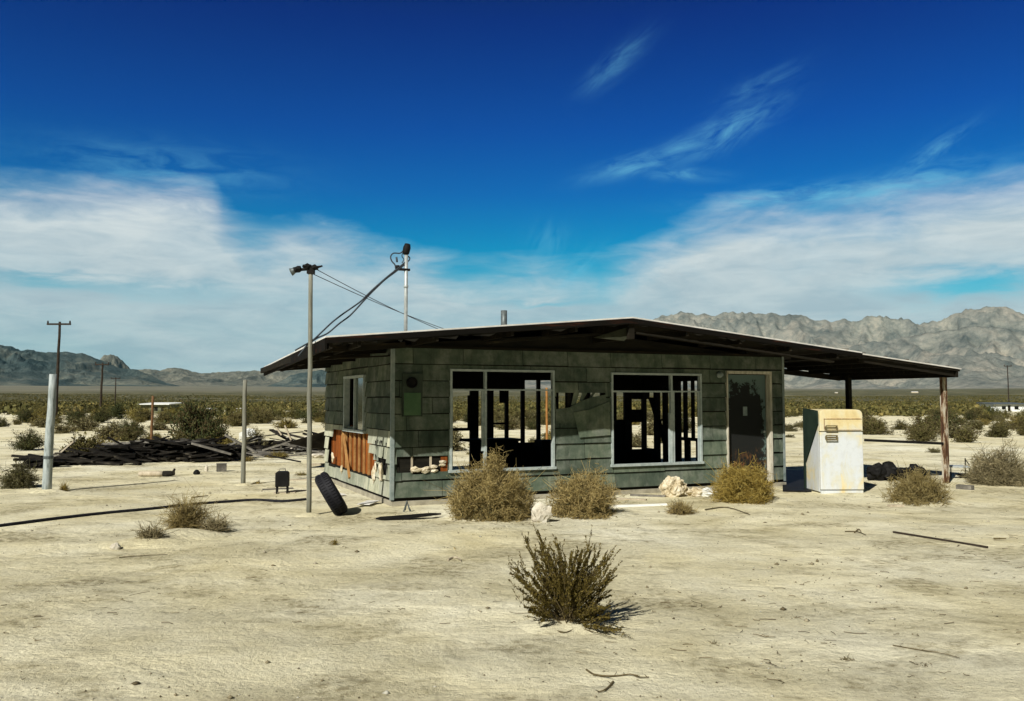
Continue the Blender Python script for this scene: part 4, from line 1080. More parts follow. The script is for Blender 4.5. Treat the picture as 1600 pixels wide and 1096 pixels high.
rounded_slab(.004, FW - .004, .03, FH, .075, FD, .09, .01).build('body', M['enamel'], fr, bevel=.006)
zs = FH * .735
rounded_slab(0, FW, zs + .008, FH - .004, 0, .068, .085, .012).build('freezer_door', M['enamel'], fr, bevel=.014)
rounded_slab(0, FW, .075, zs - .006, 0, .068, .012, .012).build('lower_door', M['enamel'], fr, bevel=.012)
mb = MB(); mb.box((.08, -.012, zs + .03), (FW - .03, -.001, zs + .035)); mb.box((.075, -.008, FH - .17), (FW - .02, -.001, FH - .16)); mb.box((.075, -.008, zs + .05), (.083, -.001, FH - .16)); mb.build('door_moulding', M['rustpost'], fr)
for z_, nm in ((zs + .02, 1), (zs - .15, 2)):
    mb = MB(); mb.box((.09, -.045, z_), (.30, -.033, z_ + .022)); mb.box((.09, -.045, z_ + .075), (.30, -.033, z_ + .095)); mb.box((.09, -.045, z_ + .022), (.105, -.001, z_ + .075)); mb.box((.285, -.045, z_ + .022), (.30, -.001, z_ + .075))
    if nm == 2: mb.box((.105, -.04, z_ + .04), (.285, -.03, z_ + .055))
    mb.build('handle', M['brass'], fr)
mb = MB(); mb.box((.01, .01, .0), (FW - .01, .06, .06)); mb.box((.01, .5, .0), (FW - .01, .62, .03)); mb.build('base_rail', M['enamel'], fr, bevel=.004)

mb = MB(); mb.prism([(-.022, .06, FH - .02), (-.022, FD - .02, FH + .015), (-.022, FD + .06, FH + .015), (-.022, FD + .06, .03), (-.022, FD, .03), (-.022, FD - .02, .50), (-.022, .05, 1.22)], (.018, 0, 0))  # added panel, cut to the edge of the shadow on the refrigerator's side
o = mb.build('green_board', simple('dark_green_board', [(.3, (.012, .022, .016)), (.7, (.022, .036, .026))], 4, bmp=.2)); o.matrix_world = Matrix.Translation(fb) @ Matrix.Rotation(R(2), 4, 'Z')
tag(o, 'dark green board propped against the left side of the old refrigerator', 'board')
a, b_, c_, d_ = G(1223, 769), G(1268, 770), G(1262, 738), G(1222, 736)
mb = MB(); mb.prism([(p.x - a.x, p.y - a.y, 0) for p in (a, b_, c_, d_)], (0, 0, .02)); o = mb.build('tar_sheet', M['black'], loc=Vector((a.x, a.y, max(p.z for p in (a, b_, c_, d_)) + .006)))  # flat black sheet laid over the dark patch of ground
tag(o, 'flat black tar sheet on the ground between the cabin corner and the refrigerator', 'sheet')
# ------------------------------------------------------------------ poles
def bent(p0, p1, n=6, amp=.01, seed=0):
    rg = random.Random(seed); p0 = Vector(p0); p1 = Vector(p1)
    return [p0.lerp(p1, i / n) + Vector((rg.uniform(-amp, amp), rg.uniform(-amp, amp), 0)) * (1 if 0 < i < n else 0) for i in range(n + 1)]
# tall pole in front of the roof corner
pb = pole_base; Yp = pb.y
r = empty('wooden_pole', pb, 0, 'tall thin grey pole with black fittings on top, before the left roof end', 'pole')
top = P(485.5, 425, Yp) - pb
mb = MB(); pts = bent((0, 0, -.15), top, 8, .008, 1); mb.tube(pts, [.037 - .006 * i / 8 for i in range(9)], 12); mb.build('shaft', M['polewood'], r, True)
mb = MB(); T = top; mb.tube([T + Vector((-.26, -.02, .015)), T + Vector((.02, 0, .05)), T + Vector((.17, .0, .085))], [.018, .028, .012], 8); mb.box((T.x - .05, T.y - .04, T.z - .03), (T.x + .055, T.y + .04, T.z + .06)); mb.build('crossbar', M['black'], r)
for (dx, dz, sr, sd) in ((-.19, .03, .055, 1), (-.05, .075, .05, 2), (.06, .06, .045, 3)):
    mb = MB(); mb.lump((T.x + dx, T.y - .02, T.z + dz), (sr * 1.25, sr, sr * .9), sd, 2, .5, 1.6); mb.build('lamp_fitting', M['black'], r)
mb = MB(); mb.lathe([(0, 0), (.03, 0), (.06, .09), (.052, .09), (.02, .02)], 14, Matrix.Translation((T.x - .20, T.y - .02, T.z + .03)) @ Matrix.Rotation(R(-115), 4, 'Y')); mb.build('lamp_shade', M['ventpipe'], r, True)
# two thin wires from the pole top to the roof
for (a, e, lab) in (((494, 421), (706, 509), 'upper thin wire running from the tall pole top down to the roof'), ((488, 428), (718, 515), 'lower thin wire running from the tall pole top down to the roof')):
    p0 = P(*a, Yp); tt = Wl(e[0], e[1], .9)[0]; p1 = to_world(tt, .9, rz(tt) + .02)
    pts = [p0.lerp(p1, i / 12) - Vector((0, 0, .04 * math.sin(math.pi * i / 12))) for i in range(13)]
    mb = MB(); mb.tube([p - p0 for p in pts], .006, 5); o = mb.build('wire', M['wire'], loc=p0); tag(o, lab, 'wire', 'thin wires from the pole to the roof')
def post(name, bx_, by_, tx, ty, r0, r1, mat, label, cat='post', seed=0, grp=None, extra=None):
    g = G(bx_, by_); s = pxsize(g); t = P(tx, ty, g.y) - g
    ro = empty(name, g, 0, label, cat, grp)
    mb = MB(); pts = bent((0, 0, -.15), t, 7, .006 if t.z < 4 else .02, seed); mb.tube(pts, [r0 + (r1 - r0) * i / 7 for i in range(8)], 12); o = mb.build('shaft', mat, ro, True)
    return ro, g, t
ro, g, t = post('wooden_post', 72.5, 769, 83, 585, .082, .062, M['whitepost'], 'leaning white weathered post at the left edge of the yard', seed=3)
mb = MB(); z = t.z * .29; c = t * .29; mb.tube([c - Vector((0, 0, .02)), c + Vector((0, 0, .03))], [.083, .083], 12); mb.build('metal_band', M['ventpipe'], ro)
post('wooden_post', 380, 758, 383, 594, .048, .038, M['polewood'], 'bare grey wooden post standing between the white post and the cabin', seed=4)
post('wooden_post', 236, 694, 239, 619, .05, .045, simple('brown_post_wood', [(.3, (.09, .05, .025)), (.7, (.18, .10, .05))], 6), 'thin brown post behind the charred lumber', seed=5)
post('wooden_post', 855, 706, 854, 606, .04, .035, simple('orange_post_wood', [(.3, (.20, .09, .025)), (.7, (.36, .18, .06))], 6), 'thin orange brown post seen through the first window', seed=6)
def util(bx_, by_, tx, ty, span, label, r0=.17, flat=True):
    ro, g, t = post('utility_pole', bx_, by_, tx, ty, r0, r0 * .7, M['utility'], label, 'utility pole', grp='wooden utility poles across the plain', seed=int(bx_))
    mb = MB(); z = t.z - r0 * 1.6
    mb.beam((t.x - span, 0 + t.y - r0, z), (t.x + span, t.y - r0, z), .12, .14)
    a = mb.build('crossarm', M['utility'], ro)
    for dx in (-span * .93, span * .93):
        mb = MB(); mb.lathe([(0, 0), (.05, 0), (.08, .08), (.05, .12), (.07, .18), (0, .22)], 8, Matrix.Translation((t.x + dx, t.y - r0, z + .07))); mb.build('insulator', M['utility'], a)
    return ro
util(87, 652, 93.5, 503, .95, 'nearest utility pole with a wide crossarm, rising behind the white post', .13)
util(157, 646, 160.5, 567, .75, 'second utility pole from the left, below the rounded hill', .13)
util(179.5, 640, 181, 590, .9, 'third and smallest utility pole at the left, in front of the dark mountains', .12)
util(1577, 640, 1574, 571, .7, 'utility pole beside the distant white cabin at the right', .11)

# ------------------------------------------------------------------ distant buildings
def hut(px, py, wpx, hpx, label, roofmat, wallmat, dep=4.0, dz=0, windows=((.4, .55),), name='distant_cabin'):
    g = G(px, py); s = pxsize(g); w = wpx / s; h = hpx / s
    ro = empty(name, g + Vector((0, 0, -.05)), 0, label, 'cabin')
    mb = MB(); mb.box((0, 0, -.4), (w, dep, h * .82)); wl = mb.build('wall', wallmat, ro)
    mb = MB(); mb.hexa([(-.25, -.4, h * .822), (w + .3, -.4, h * .822), (w + .3, dep + .3, h * .9), (-.25, dep + .3, h * .9), (-.25, -.4, h * .9), (w + .3, -.4, h * .9), (w + .3, dep + .3, h * 1.02), (-.25, dep + .3, h * 1.02)]); mb.build('roof', roofmat, ro)
    for u, q in windows:
        mb = MB(); mb.box((w * u, -.03, h * .25), (w * u + w * .12, .01, h * .6)); mb.build('window', M['interior'], ro)
    return ro, w, h
ro, w, h = hut(1553, 643, 52, 14, 'small white cabin with a flat grey roof near the right edge of the plain', M['ventpipe'], M['white'], windows=((.24, 1), (.62, 1)))
mb = MB(); mb.box((w * .42, -.02, 0), (w * .50, .01, h * .7)); mb.build('door', M['dark_wood'], ro)
ro, w, h = hut(220, 646, 42, 17, 'low trailer with a bright white flat roof behind the thin brown post', M['white'], simple('faded_olive_wall', [(.3, (.09, .10, .06)), (.7, (.15, .155, .10))], 2), windows=((.15, 1), (.5, 1), (.75, 1)), name='distant_trailer')
rgb = random.Random(44)
for i, (px, py, w_, h_, wh) in enumerate([(190, 641, 9, 4, 'beside the small utility pole'), (318, 642, 18, 5, 'above the dark green shrubs'), (365, 641, 12, 4, 'left of the bare wooden post'), (1305, 610, 6, 2, 'on the plain seen under the carport'), (1425, 610, 14, 3, 'between the two carport posts'), (1408, 632, 14, 4, 'just above the refrigerator shoulder'), (1448, 631, 16, 4, 'left of the rusty carport post')]):
    g = G(px, max(py, 634)); 
    if py < 630:
        d = ray(px, py + 1); Yq = 1400.0; x, y = d.x / d.y * Yq, Yq; g = Vector((x, y, gz(x, y)))
    s = pxsize(g); w2 = w_ / s * .7; h2 = h_ / s * .75
    mb = MB(); mb.box((0, 0, -.3), (w2, max(3, w2 * .4), h2 * .7)); 
    o_ = empty('distant_house', g, 0, 'tiny pale house far off ' + wh, 'house'); mb.build('wall', M['insul'], o_)
    mb = MB(); mb.prism([(-.2, -.2, h2 * .702), (-.2, max(3, w2 * .4) + .2, h2 * .702), (-.2, max(3, w2 * .4) / 2, h2 * 1.1)], (w2 + .4, 0, 0)); mb.build('roof', M['roof'], o_)

# ------------------------------------------------------------------ things lying about
def lay(name, a, b, w, h, mat, label, cat, lift=0, grp=None, taper=1):
    p = G(*a); q = G(*b); c = (p + q) / 2; z0 = h / 2 + lift
    mb = MB(); mb.beam(p - c + Vector((0, 0, z0)), q - c + Vector((0, 0, z0)), w, h, taper=taper)
    o = mb.build(name, mat, loc=c); return tag(o, label, cat, grp)
# long black tube laid along the dark line across the yard
pts = [G(x, y) for x, y in ((-40, 829), (13, 822), (90, 812), (170, 803), (235, 797), (300, 790), (350, 786), (400, 783), (440, 785), (478, 782))]
pp = smooth_path([p + Vector((0, 0, .012)) for p in pts], 5); o0 = pts[0]
mb = MB(); mb.tube([p - o0 for p in pp], .027, 8); tag(mb.build('pipe', M['rubber'], smooth=True, loc=o0), 'long black pipe lying across the sand from the left edge to the tall pole', 'pipe')
# tyre leaning on the pole
def tyre():
    c = P(517.5, 775, 12.55)
    R0, Wd = .325, .205
    r = empty('car_tyre', c, 0, 'black worn car tyre leaning against the tall thin pole', 'tyre')
    ax = Vector((math.cos(R(32)), .12, math.sin(R(32)))).normalized()   # axle direction: the tyre leans left
    ax = Vector((.83, .20, .50)).normalized()
    q = ax.to_track_quat('Z', 'Y').to_matrix().to_4x4()
    prof = [(R0 * .60, -Wd * .42), (R0 * .66, -Wd * .5), (R0 * .85, -Wd * .52), (R0 * .95, -Wd * .45), (R0, -Wd * .34), (R0 + .002, -Wd * .1), (R0 + .002, Wd * .1), (R0, Wd * .34), (R0 * .95, Wd * .45), (R0 * .85, Wd * .52), (R0 * .66, Wd * .5), (R0 * .60, Wd * .42), (R0 * .66, 0), (R0 * .60, -Wd * .42)]
    mb = MB(); mb.lathe(prof, 48, q)
    mb.build('tyre_wall', M['rubber'], r, True)
    lo = min(v[2] for v in mb.v); gzz = gz(c.x, c.y); r.location.z = gzz - lo - .02
    mb = MB()
    for k in range(48):
        t = 2 * math.pi * k / 48
        for sgn in (-1, 1):
            m4 = q @ Matrix.Rotation(t + (.03 if sgn > 0 else 0), 4, 'Z') @ Matrix.Translation((R0 + .004, 0, sgn * Wd * .22))
            mb.box((-.006, -.014, -.03), (.006, .014, .03), m4)
    mb.build('tread', M['rubber'], r)
tyre()
# black canister
g = G(441, 771)
r = empty('metal_canister', g + Vector((0, 0, .12)), R(8), 'black square metal canister standing left of the tall pole', 'canister')
mb = rounded_slab(-.115, .115, 0, .27, -.1, .1, .05, .01); mb.build('body', M['black'], r, bevel=.01)
mb = MB(); mb.tube([(-.05, 0, .26), (-.05, 0, .31), (.05, 0, .31), (.05, 0, .26)], .008, 6); mb.build('handle', M['black'], r)
for (ax_, ay_) in ((-.09, -.07), (.09, -.07), (.09, .07), (-.09, .07)):
    mb = MB(); mb.box((ax_ - .012, ay_ - .012, -.13), (ax_ + .012, ay_ + .012, .002)); mb.build('leg', M['black'], r)
lay('plank', (410, 766), (458, 764), .09, .02, M['greyplank'], 'grey plank lying in front of the black canister', 'plank')
lay('plank', (428, 771), (462, 770), .14, .015, M['paleplank'], 'pale flat board at the foot of the black canister', 'plank')
lay('plank', (452, 751), (500, 750), .07, .02, M['paleplank'], 'pale board between the canister and the cabin', 'plank')
lay('plank', (478, 728), (512, 727), .09, .05, M['paleplank'], 'tan board lying behind the tall pole by the side of the cabin', 'plank')
lay('sheet_scrap', (568, 792), (584, 786), .2, .01, M['roof'], 'tilted pale sheet scrap in the shade at the side of the cabin', 'scrap', .03)
lay('sheet_scrap', (520, 772), (536, 776), .12, .01, M['roof'], 'small pale sheet scrap behind the tyre', 'scrap', .02)
# flat dark board at the corner
p = G(636, 812)
mb = MB(); mb.prism([(-.42, -.07, .01), (-.30, -.10, .0), (.05, -.06, .02), (.46, .12, .05), (.30, .16, .05), (-.05, .10, .03), (-.36, .0, .02)], (0, 0, .02)); tag(mb.build('bent_board', M['black'], loc=p), 'bent black board lying flat in front of the cabin corner', 'board')
p = G(636, 800)
mb = MB(); mb.tube([(-.05, 0, 0), (.0, 0, .16), (.03, 0, .05), (.05, .02, .0)], .013, 6); mb.tube([(.0, 0, .16), (-.03, .02, .02)], .01, 6); tag(mb.build('bent_bracket', M['ventpipe'], loc=p), 'small bent metal bracket standing behind the bent black board', 'bracket')
def rockobj(name, px, py, w, h, mat, label, cat, seed, amp=.5, sub=3, sc=1.5, grp=None):
    g = G(px, py); s = pxsize(g); a = w / s / 2; b_ = h / s / 2
    mb = MB(); mb.lump((0, 0, b_ * .8), (a, a * .75, b_), seed, sub, amp, sc); o = mb.build(name, mat, loc=g + Vector((0, a * .5, -.01))); return tag(o, label, cat, grp)
rockobj('pale_rock', 845, 817, 28, 32, M['rock'], 'chalky white rock between the two tan bushes', 'rock', 3)
rockobj('stone', 178, 860, 16, 13, M['rock'], 'small white stone on the sand left of the sparse golden bush', 'stone', 5, .25)
rockobj('insulation_heap', 1052, 777, 34, 36, M['insul'], 'crumpled pale insulation leaning on the front wall under the second window', 'debris', 9, .45, 4, 1.7)
rockobj('insulation_heap', 1064, 776, 26, 26, M['insul'], 'brown edged insulation lump at the right of the crumpled heap', 'debris', 13, .5, 4, 1.9)
rockobj('paper_scrap', 1105, 776, 22, 14, M['white'], 'white crumpled paper between the insulation and the ochre bush', 'paper', 15, .7, 2, 1.5)
rockobj('paper_scrap', 1088, 776, 30, 14, M['insul'], 'cream scrap mound beside the white crumpled paper', 'debris', 17, .6, 3, 1.8)
lay('plank', (958, 793), (1042, 790), .05, .03, M['white'], 'long white batten on the sand under the second window', 'plank')
lay('plank', (962, 780), (1010, 782), .10, .02, M['paleplank'], 'pale board against the foot of the front wall', 'plank')
lay('plank', (985, 775), (1040, 777), .06, .03, M['greyplank'], 'grey board at the wall foot left of the insulation', 'plank')
lay('metal_rod', (1396, 833), (1543, 857), .028, .022, M['utility'], 'long dark rod lying on the open sand at the right', 'rod')
lay('plank', (1388, 792), (1412, 792), .06, .03, M['paleplank'], 'short pale wooden piece in front of the golden bush at the carport', 'plank')
lay('wooden_block', (1496, 764), (1520, 766), .14, .08, M['greyplank'], 'dark wooden block right of the rusty carport post', 'block')
# rail behind the refrigerator
a = P(1351, 688, 17.2); b = P(1478, 693.5, 17.3)
mb = MB(); mb.beam((0, 0, 0), b - a, .05, .05); tag(mb.build('metal_rail', M['black'], loc=a), 'thin black rail running from the refrigerator to the rusty carport post', 'rail')
# black heap under the carport
rg = random.Random(21)
g = G(1367, 768); g.y += 1.6; s = pxsize(g)
r = empty('burnt_crate', Vector((g.x, g.y, gz(g.x, g.y))), R(10), 'square burnt black crate right behind the refrigerator', 'crate')
for k in range(5):
    mb = MB(); mb.box((-.2 + rg.uniform(-.02, .02), -.2, k * .115), (.2 + rg.uniform(-.02, .03), .2, k * .115 + .10)); mb.build('board', M['charplank'], r)
mb = MB(); mb.box((-.17, -.17, .0), (.17, .17, .54)); mb.build('core', M['black'], r)
for i, (px, w, h, lab) in enumerate([(1396, 26, 24, 'black charred lump next to the burnt crate'), (1418, 26, 26, 'second black lump along from the burnt crate'), (1440, 30, 22, 'long black lump behind the golden carport bush'), (1462, 24, 24, 'black lump at the left of the rusty post foot')]):
    g = G(px, 757); g.y += .8; s = pxsize(g); mb = MB(); a_ = w / s / 2
    mb.lump((0, 0, h / s * .42), (a_ * 1.15, a_ * .8, h / s * .55), 30 + i, 3, .45, 1.4); tag(mb.build('charred_lump', M['black'], loc=Vector((g.x, g.y, gz(g.x, g.y)))), lab, 'debris')
# metal chair frame beyond the post
g = G(1498, 748); r = empty('broken_chair', g, R(-15), 'broken metal chair frame on the sand right of the rusty post', 'chair')
mb = MB(); mb.box((-.2, -.18, .24), (.18, .18, .27)); mb.build('seat', M['conduit'], r)
for (dx, dy, hh) in ((-.18, -.16, .24), (.17, -.16, .24), (.17, .16, .42), (-.18, .16, .24)):
    mb = MB(); mb.tube([(dx, dy, 0), (dx, dy, hh)], .012, 6); mb.build('leg', M['black'], r)
mb = MB(); mb.tube([(.17, .16, .40), (.17, -.16, .30)], .012, 6); mb.build('arm', M['black'], r)
rockobj('charred_lump', 1520, 748, 34, 10, M['black'], 'flat black scrap right of the broken chair', 'debris', 55, .4)
# log, stones and blocks left
g = G(246, 745); 
r = empty('short_log', g, R(-3), 'short pale log with a charred end lying in front of the lumber pile', 'log')
mb = MB(); mb.tube([(-.40, 0, .06), (.0, 0, .06), (.12, .01, .06)], [.055, .06, .055], 10); mb.build('wood', M['paleplank'], r, True)
mb = MB(); mb.tube([(.121, .01, .06), (.25, .02, .065), (.36, .02, .07)], [.062, .06, .045], 8); mb.tube([(.33, .02, .08), (.37, .02, .17)], [.035, .02], 6); mb.build('charred_end', M['charplank'], r, True)
rockobj('charred_lump', 306, 742, 10, 9, M['black'], 'small round black lump right of the short log', 'debris', 61, .3)
rockobj('stone', 322, 738, 6, 12, M['rock'], 'small white block left of the grey box', 'stone', 62, .3)
g = G(346, 737); r = tag(MB().build('grey_box', None) if False else empty('grey_box', g, R(20)), 'small grey wooden box left of the bare wooden post', 'box')
mb = MB(); mb.box((-.11, -.09, 0), (.11, .09, .17)); mb.build('sides', M['greyplank'], r, bevel=.005)
mb = MB(); mb.box((-.115, -.095, .171), (.115, .095, .185)); mb.build('lid', M['greyplank'], r)

# charred lumber heap (behind): uncountable body + the boards one can point to
def heap(name, x0, x1, ybase, hfun, n, mat, label, seed, dep=1.4, lmin=.4, lmax=1.8):
    rg = random.Random(seed); mb = MB(); o = G((x0 + x1) / 2, ybase)
    for k in range(n):
        px = rg.uniform(x0, x1); g = G(px, ybase); s = pxsize(g)
        y = g.y + rg.uniform(0, dep); hh = hfun(px) / s * rg.uniform(.05, 1) * (1 if y > g.y + .3 else .5)
        L = rg.uniform(lmin, lmax); a = max(-.95, min(.95, rg.gauss(0, .5))); tilt = rg.gauss(0, .17)
        d = Vector((math.cos(a), math.sin(a) * .7, tilt)) * L / 2
        c = Vector((g.x, y, max(.03, hh))) ; c.z += gz(g.x, y)
        d.z = min(abs(d.z), c.z * .8) * (1 if d.z > 0 else -1)
        mb.beam(c - d - o, c + d - o, rg.uniform(.06, .2), rg.uniform(.02, .06))
    ob = mb.build(name, mat, loc=o); return tag(ob, label, 'debris', kind='stuff')
heap('charred_lumber', 62, 180, 727, lambda p: 8 + 24 * max(0, (p - 62) / 120) , 90, M['charplank'], 'left arm of the long heap of charred lumber', 1)
heap('charred_lumber', 165, 345, 722, lambda p: 30 - 9 * abs(p - 250) / 90 + 5 * math.sin(p * .13), 250, M['charplank'], 'long low heap of charred lumber behind the yard', 2, dep=1.8)
heap('board_tangle', 345, 505, 714, lambda p: 12 + 7 * math.sin(p * .06), 34, M['greyplank'], 'tangle of grey boards between the bare post and the cabin', 3, dep=3.0, lmin=.4, lmax=1.5)
heap('board_tangle', 372, 500, 708, lambda p: 18 + 6 * math.sin(p * .11), 60, M['charplank'], 'blackened boards mixed behind the grey tangle', 4, dep=3.0)
heap('wood_chips', 20, 70, 733, lambda p: 16, 26, M['charplank'], 'dark scraps at the left edge behind the white post', 6, dep=1.0, lmin=.2, lmax=.9)
heap('grey_lumber', 150, 345, 720, lambda p: 33 - 10 * abs(p - 250) / 90, 70, M['greyplank'], 'weathered grey boards mixed into the charred lumber heap', 12, dep=1.2, lmin=.2, lmax=.9)
heap('board_ends', 70, 170, 722, lambda p: 10 + 18 * max(0, (p - 62) / 120), 14, M['greyplank'], 'pale board ends in the left arm of the charred heap', 14, dep=.8, lmin=.2, lmax=.8)
def up_plank(a, b, Y, w, h, mat, lab, name='plank'):
    p = P(*a, Y); q = P(*b, Y); mb = MB(); mb.beam((0, 0, 0), q - p, w, h); tag(mb.build(name, mat, loc=p), lab, 'plank')
Yh = G(230, 722).y
up_plank((96, 707), (116, 690), Yh - .2, .10, .04, M['paleplank'], 'pale plank sticking up from the left end of the charred lumber')
up_plank((112, 734), (180, 718), Yh - .8, .12, .05, M['greyplank'], 'grey plank lying off the front of the charred lumber')
up_plank((160, 694), (215, 692), Yh + .6, .1, .05, M['greyplank'], 'long grey plank on top of the charred lumber, left half')
up_plank((212, 690), (320, 696), Yh + .6, .12, .05, M['greyplank'], 'long grey plank on top of the charred lumber, middle')
up_plank((300, 693), (362, 710), Yh + .2, .12, .05, M['greyplank'], 'grey plank sloping off the right end of the charred lumber')
up_plank((352, 680), (402, 708), Yh + .5, .10, .05, M['greyplank'], 'long grey board sloping down behind the bare wooden post')
up_plank((410, 704), (455, 690), Yh + .9, .08, .05, M['greyplank'], 'grey board rising toward the cabin in the board tangle')
up_plank((432, 668), (440, 680), Yh + 1.5, .06, .04, M['paleplank'], 'short pale stick poking up left of the collapsed roof')
up_plank((445, 665), (455, 688), Yh + 1.5, .06, .04, M['paleplank'], 'cream stick poking up beside the collapsed roof')
up_plank((420, 712), (470, 722), Yh - .5, .08, .03, M['charplank'], 'black board lying low in front of the board tangle')
rockobj('sheet_scrap', 386, 690, 30, 20, M['white'], 'curled white sheet in the tangle behind the bare post', 'scrap', 71, .8, 2, 1.6)
# collapsed black roof piece behind the cabin
Yc = 20.5
a = P(448, 692, Yc); b = P(540, 664, Yc)
mb = MB(); mb.prism([(0, 0, .0), (b.x - a.x, .2, b.z - a.z), (b.x - a.x, .8, b.z - a.z - .75), (.25, .6, -.12)], (0, .35, -.05)); tag(mb.build('collapsed_roof', M['charplank'], loc=a), 'black collapsed roof section sloping behind the left side of the cabin', 'roof')
rg = random.Random(9)
for i, (px, py, w, h) in enumerate([(475, 706, 24, 12), (494, 702, 22, 14), (505, 692, 18, 10), (482, 690, 20, 10), (460, 706, 16, 9), (496, 716, 26, 8)]):
    rockobj('rubble_block', px, py, w, h, simple('grey_rubble', [(.3, (.22, .23, .2)), (.7, (.46, .47, .42))], 6) if i == 0 else M['rubble'] if 'rubble' in M else M['rock'], 'grey rubble block heaped against the far corner of the cabin', 'rubble', 80 + i, .5, 2, 1.3, grp='grey rubble blocks behind the cabin corner')
# foreground sticks
def stick(name, pxs, r, label, mat=M['stem']):
    pts = [G(*p) for p in pxs]; o = pts[0]; rg = random.Random(len(pxs))
    pp = smooth_path([p - o + Vector((0, 0, r + rg.uniform(0, .012))) for p in pts], 4)
    mb = MB(); n_ = len(pp); mb.tube(pp, [r * (1 - .6 * i / n_) for i in range(n_)], 6)
    for k in range(2, n_ - 1, 3):
        d = Vector((rg.uniform(-.03, .05), rg.uniform(-.05, .05), rg.uniform(.0, .02))); mb.tube([pp[k], pp[k] + d], [r * .5, r * .2], 5)
    tag(mb.build(name, mat, loc=o), label, 'stick')
stick('dead_stick', [(916, 1049), (928, 1056), (945, 1060), (965, 1058), (985, 1057), (1000, 1061), (1014, 1060)], .006, 'gnarled dark stick on the sand at the bottom, below the upright bush')
stick('dead_stick', [(958, 1068), (952, 1075), (944, 1082), (934, 1084)], .007, 'short curled stick under the gnarled stick at the bottom edge')
stick('dead_stick', [(1102, 798), (1130, 794), (1150, 798), (1172, 806)], .010, 'thin curved stick trailing from the mat of dry grass toward the ochre bush')
stick('dead_stick', [(1320, 832), (1340, 833), (1353, 838)], .008, 'short forked twig on the sand in front of the refrigerator')
stick('dead_stick', [(1335, 834), (1342, 829), (1346, 834)], .008, 'small bent twig crossing the forked twig in front of the refrigerator')
stick('dead_stick', [(865, 985), (880, 992), (905, 986), (930, 992), (962, 1001)], .005, 'thin broken branch lying at the foot of the upright bush')
stick('dead_stick', [(1395, 1010), (1430, 1016), (1470, 1023), (1500, 1030)], .004, 'thin trailing twig near the wiry dark weed', )
stick('dead_stick', [(186, 873), (215, 871), (262, 868)], .006, 'straight thin stick below the small white stone')
stick('dead_stick', [(1553, 845), (1572, 845)], .012, 'small stick at the right edge past the long rod')
stick('dead_stick', [(700, 877), (708, 873), (718, 875), (720, 879)], .010, 'small pale curled root on the sand below the large tan bush', M['paleplank'])
stick('dead_stick', [(300, 780), (325, 777)], .014, 'short stick behind the sparse golden bush')

# ------------------------------------------------------------------ air
mb = MB(); mb.box((-9500, -3500, -3), (9500, 9500, 860))
m = bpy.data.materials.new('haze'); m.use_nodes = True; nt = m.node_tree; nt.nodes.remove(nt.nodes['Principled BSDF'])
pvn = nt.nodes.new('ShaderNodeVolumePrincipled'); pvn.inputs['Color'].default_value = (.30, .72, .88, 1); pvn.inputs['Density'].default_value = .000016; pvn.inputs['Anisotropy'].default_value = 0.0
nt.links.new(pvn.outputs[0], nt.nodes['Material Output'].inputs['Volume'])
tag(mb.build('haze', m), 'thin blue haze over the plain', 'haze', kind='stuff')

# ------------------------------------------------------------------ sky, sun, camera
SUND = Vector((.5, .866, -.79)).normalized()          # light travels this way
SUN_EL = math.asin(-SUND.z)
w = bpy.data.worlds.new('World'); bpy.context.scene.world = w; w.use_nodes = True; nt = w.node_tree
bg = nt.nodes['Background']
sky = nt.nodes.new('ShaderNodeTexSky'); sky.sky_type = 'NISHITA'; sky.sun_disc = False; sky.sun_elevation = SUN_EL; sky.sun_rotation = math.atan2(-SUND.x, -SUND.y)
sky.air_density = 1.0; sky.dust_density = .3; sky.ozone_density = 2.5
tc = nt.nodes.new('ShaderNodeTexCoord'); sep = nt.nodes.new('ShaderNodeSeparateXYZ'); nt.links.new(tc.outputs['Generated'], sep.inputs[0])
X, Y, Z = sep.outputs
az = mth(nt, 'ARCTAN2', X, Y); el = mth(nt, 'ARCSINE', Z)
def px_az(px): return math.atan((px - CX) / FPX)
def px_el(px, py): d = ray(px, py).normalized(); return math.asin(d.z)
# deepen the clear sky (deep blue; dimmed above the frame to cut ambient light)
deep = ramp(nt, mth(nt, 'MULTIPLY', el, 1 / .62, clamp=True), [(0, (.40, 1.05, 1.1)), (.20, (.02, 1.10, 1.25)), (.28, (0, .88, 1.2)), (.38, (0, .56, 1.2)), (.49, (0, .37, 1.12)), (.68, (0, .165, .80)), (.85, (.02, .07, .26)), (1, (.03, .05, .16))])
base = mixc(nt, 1.0, sky.outputs[0], deep, 'MULTIPLY')
# cloud bank edge as a curve over azimuth
prof = [(-60, 285), (0, 290), (160, 288), (260, 292), (320, 300), (350, 340), (410, 372), (450, 366), (520, 372), (560, 388), (640, 402), (700, 422), (800, 425), (880, 420), (940, 418), (990, 400), (1040, 374), (1080, 356), (1160, 330), (1300, 316), (1450, 308), (1600, 292), (1700, 285)]
fc = nt.nodes.new('ShaderNodeFloatCurve'); cv = fc.mapping.curves[0]
def nrm(a): return (a + .8) / 1.6
pts = [(nrm(px_az(x)), px_el(x, y)) for x, y in prof]
cv.points[0].location = (0, pts[0][1]); cv.points[1].location = (1, pts[-1][1])
for p in pts: cv.points.new(*p)
fc.mapping.update()
nt.links.new(mth(nt, 'MULTIPLY', mth(nt, 'ADD', az, .8), 1 / 1.6), fc.inputs['Value'])
comb = nt.nodes.new('ShaderNodeCombineXYZ'); nt.links.new(az, comb.inputs[0]); nt.links.new(el, comb.inputs[1])
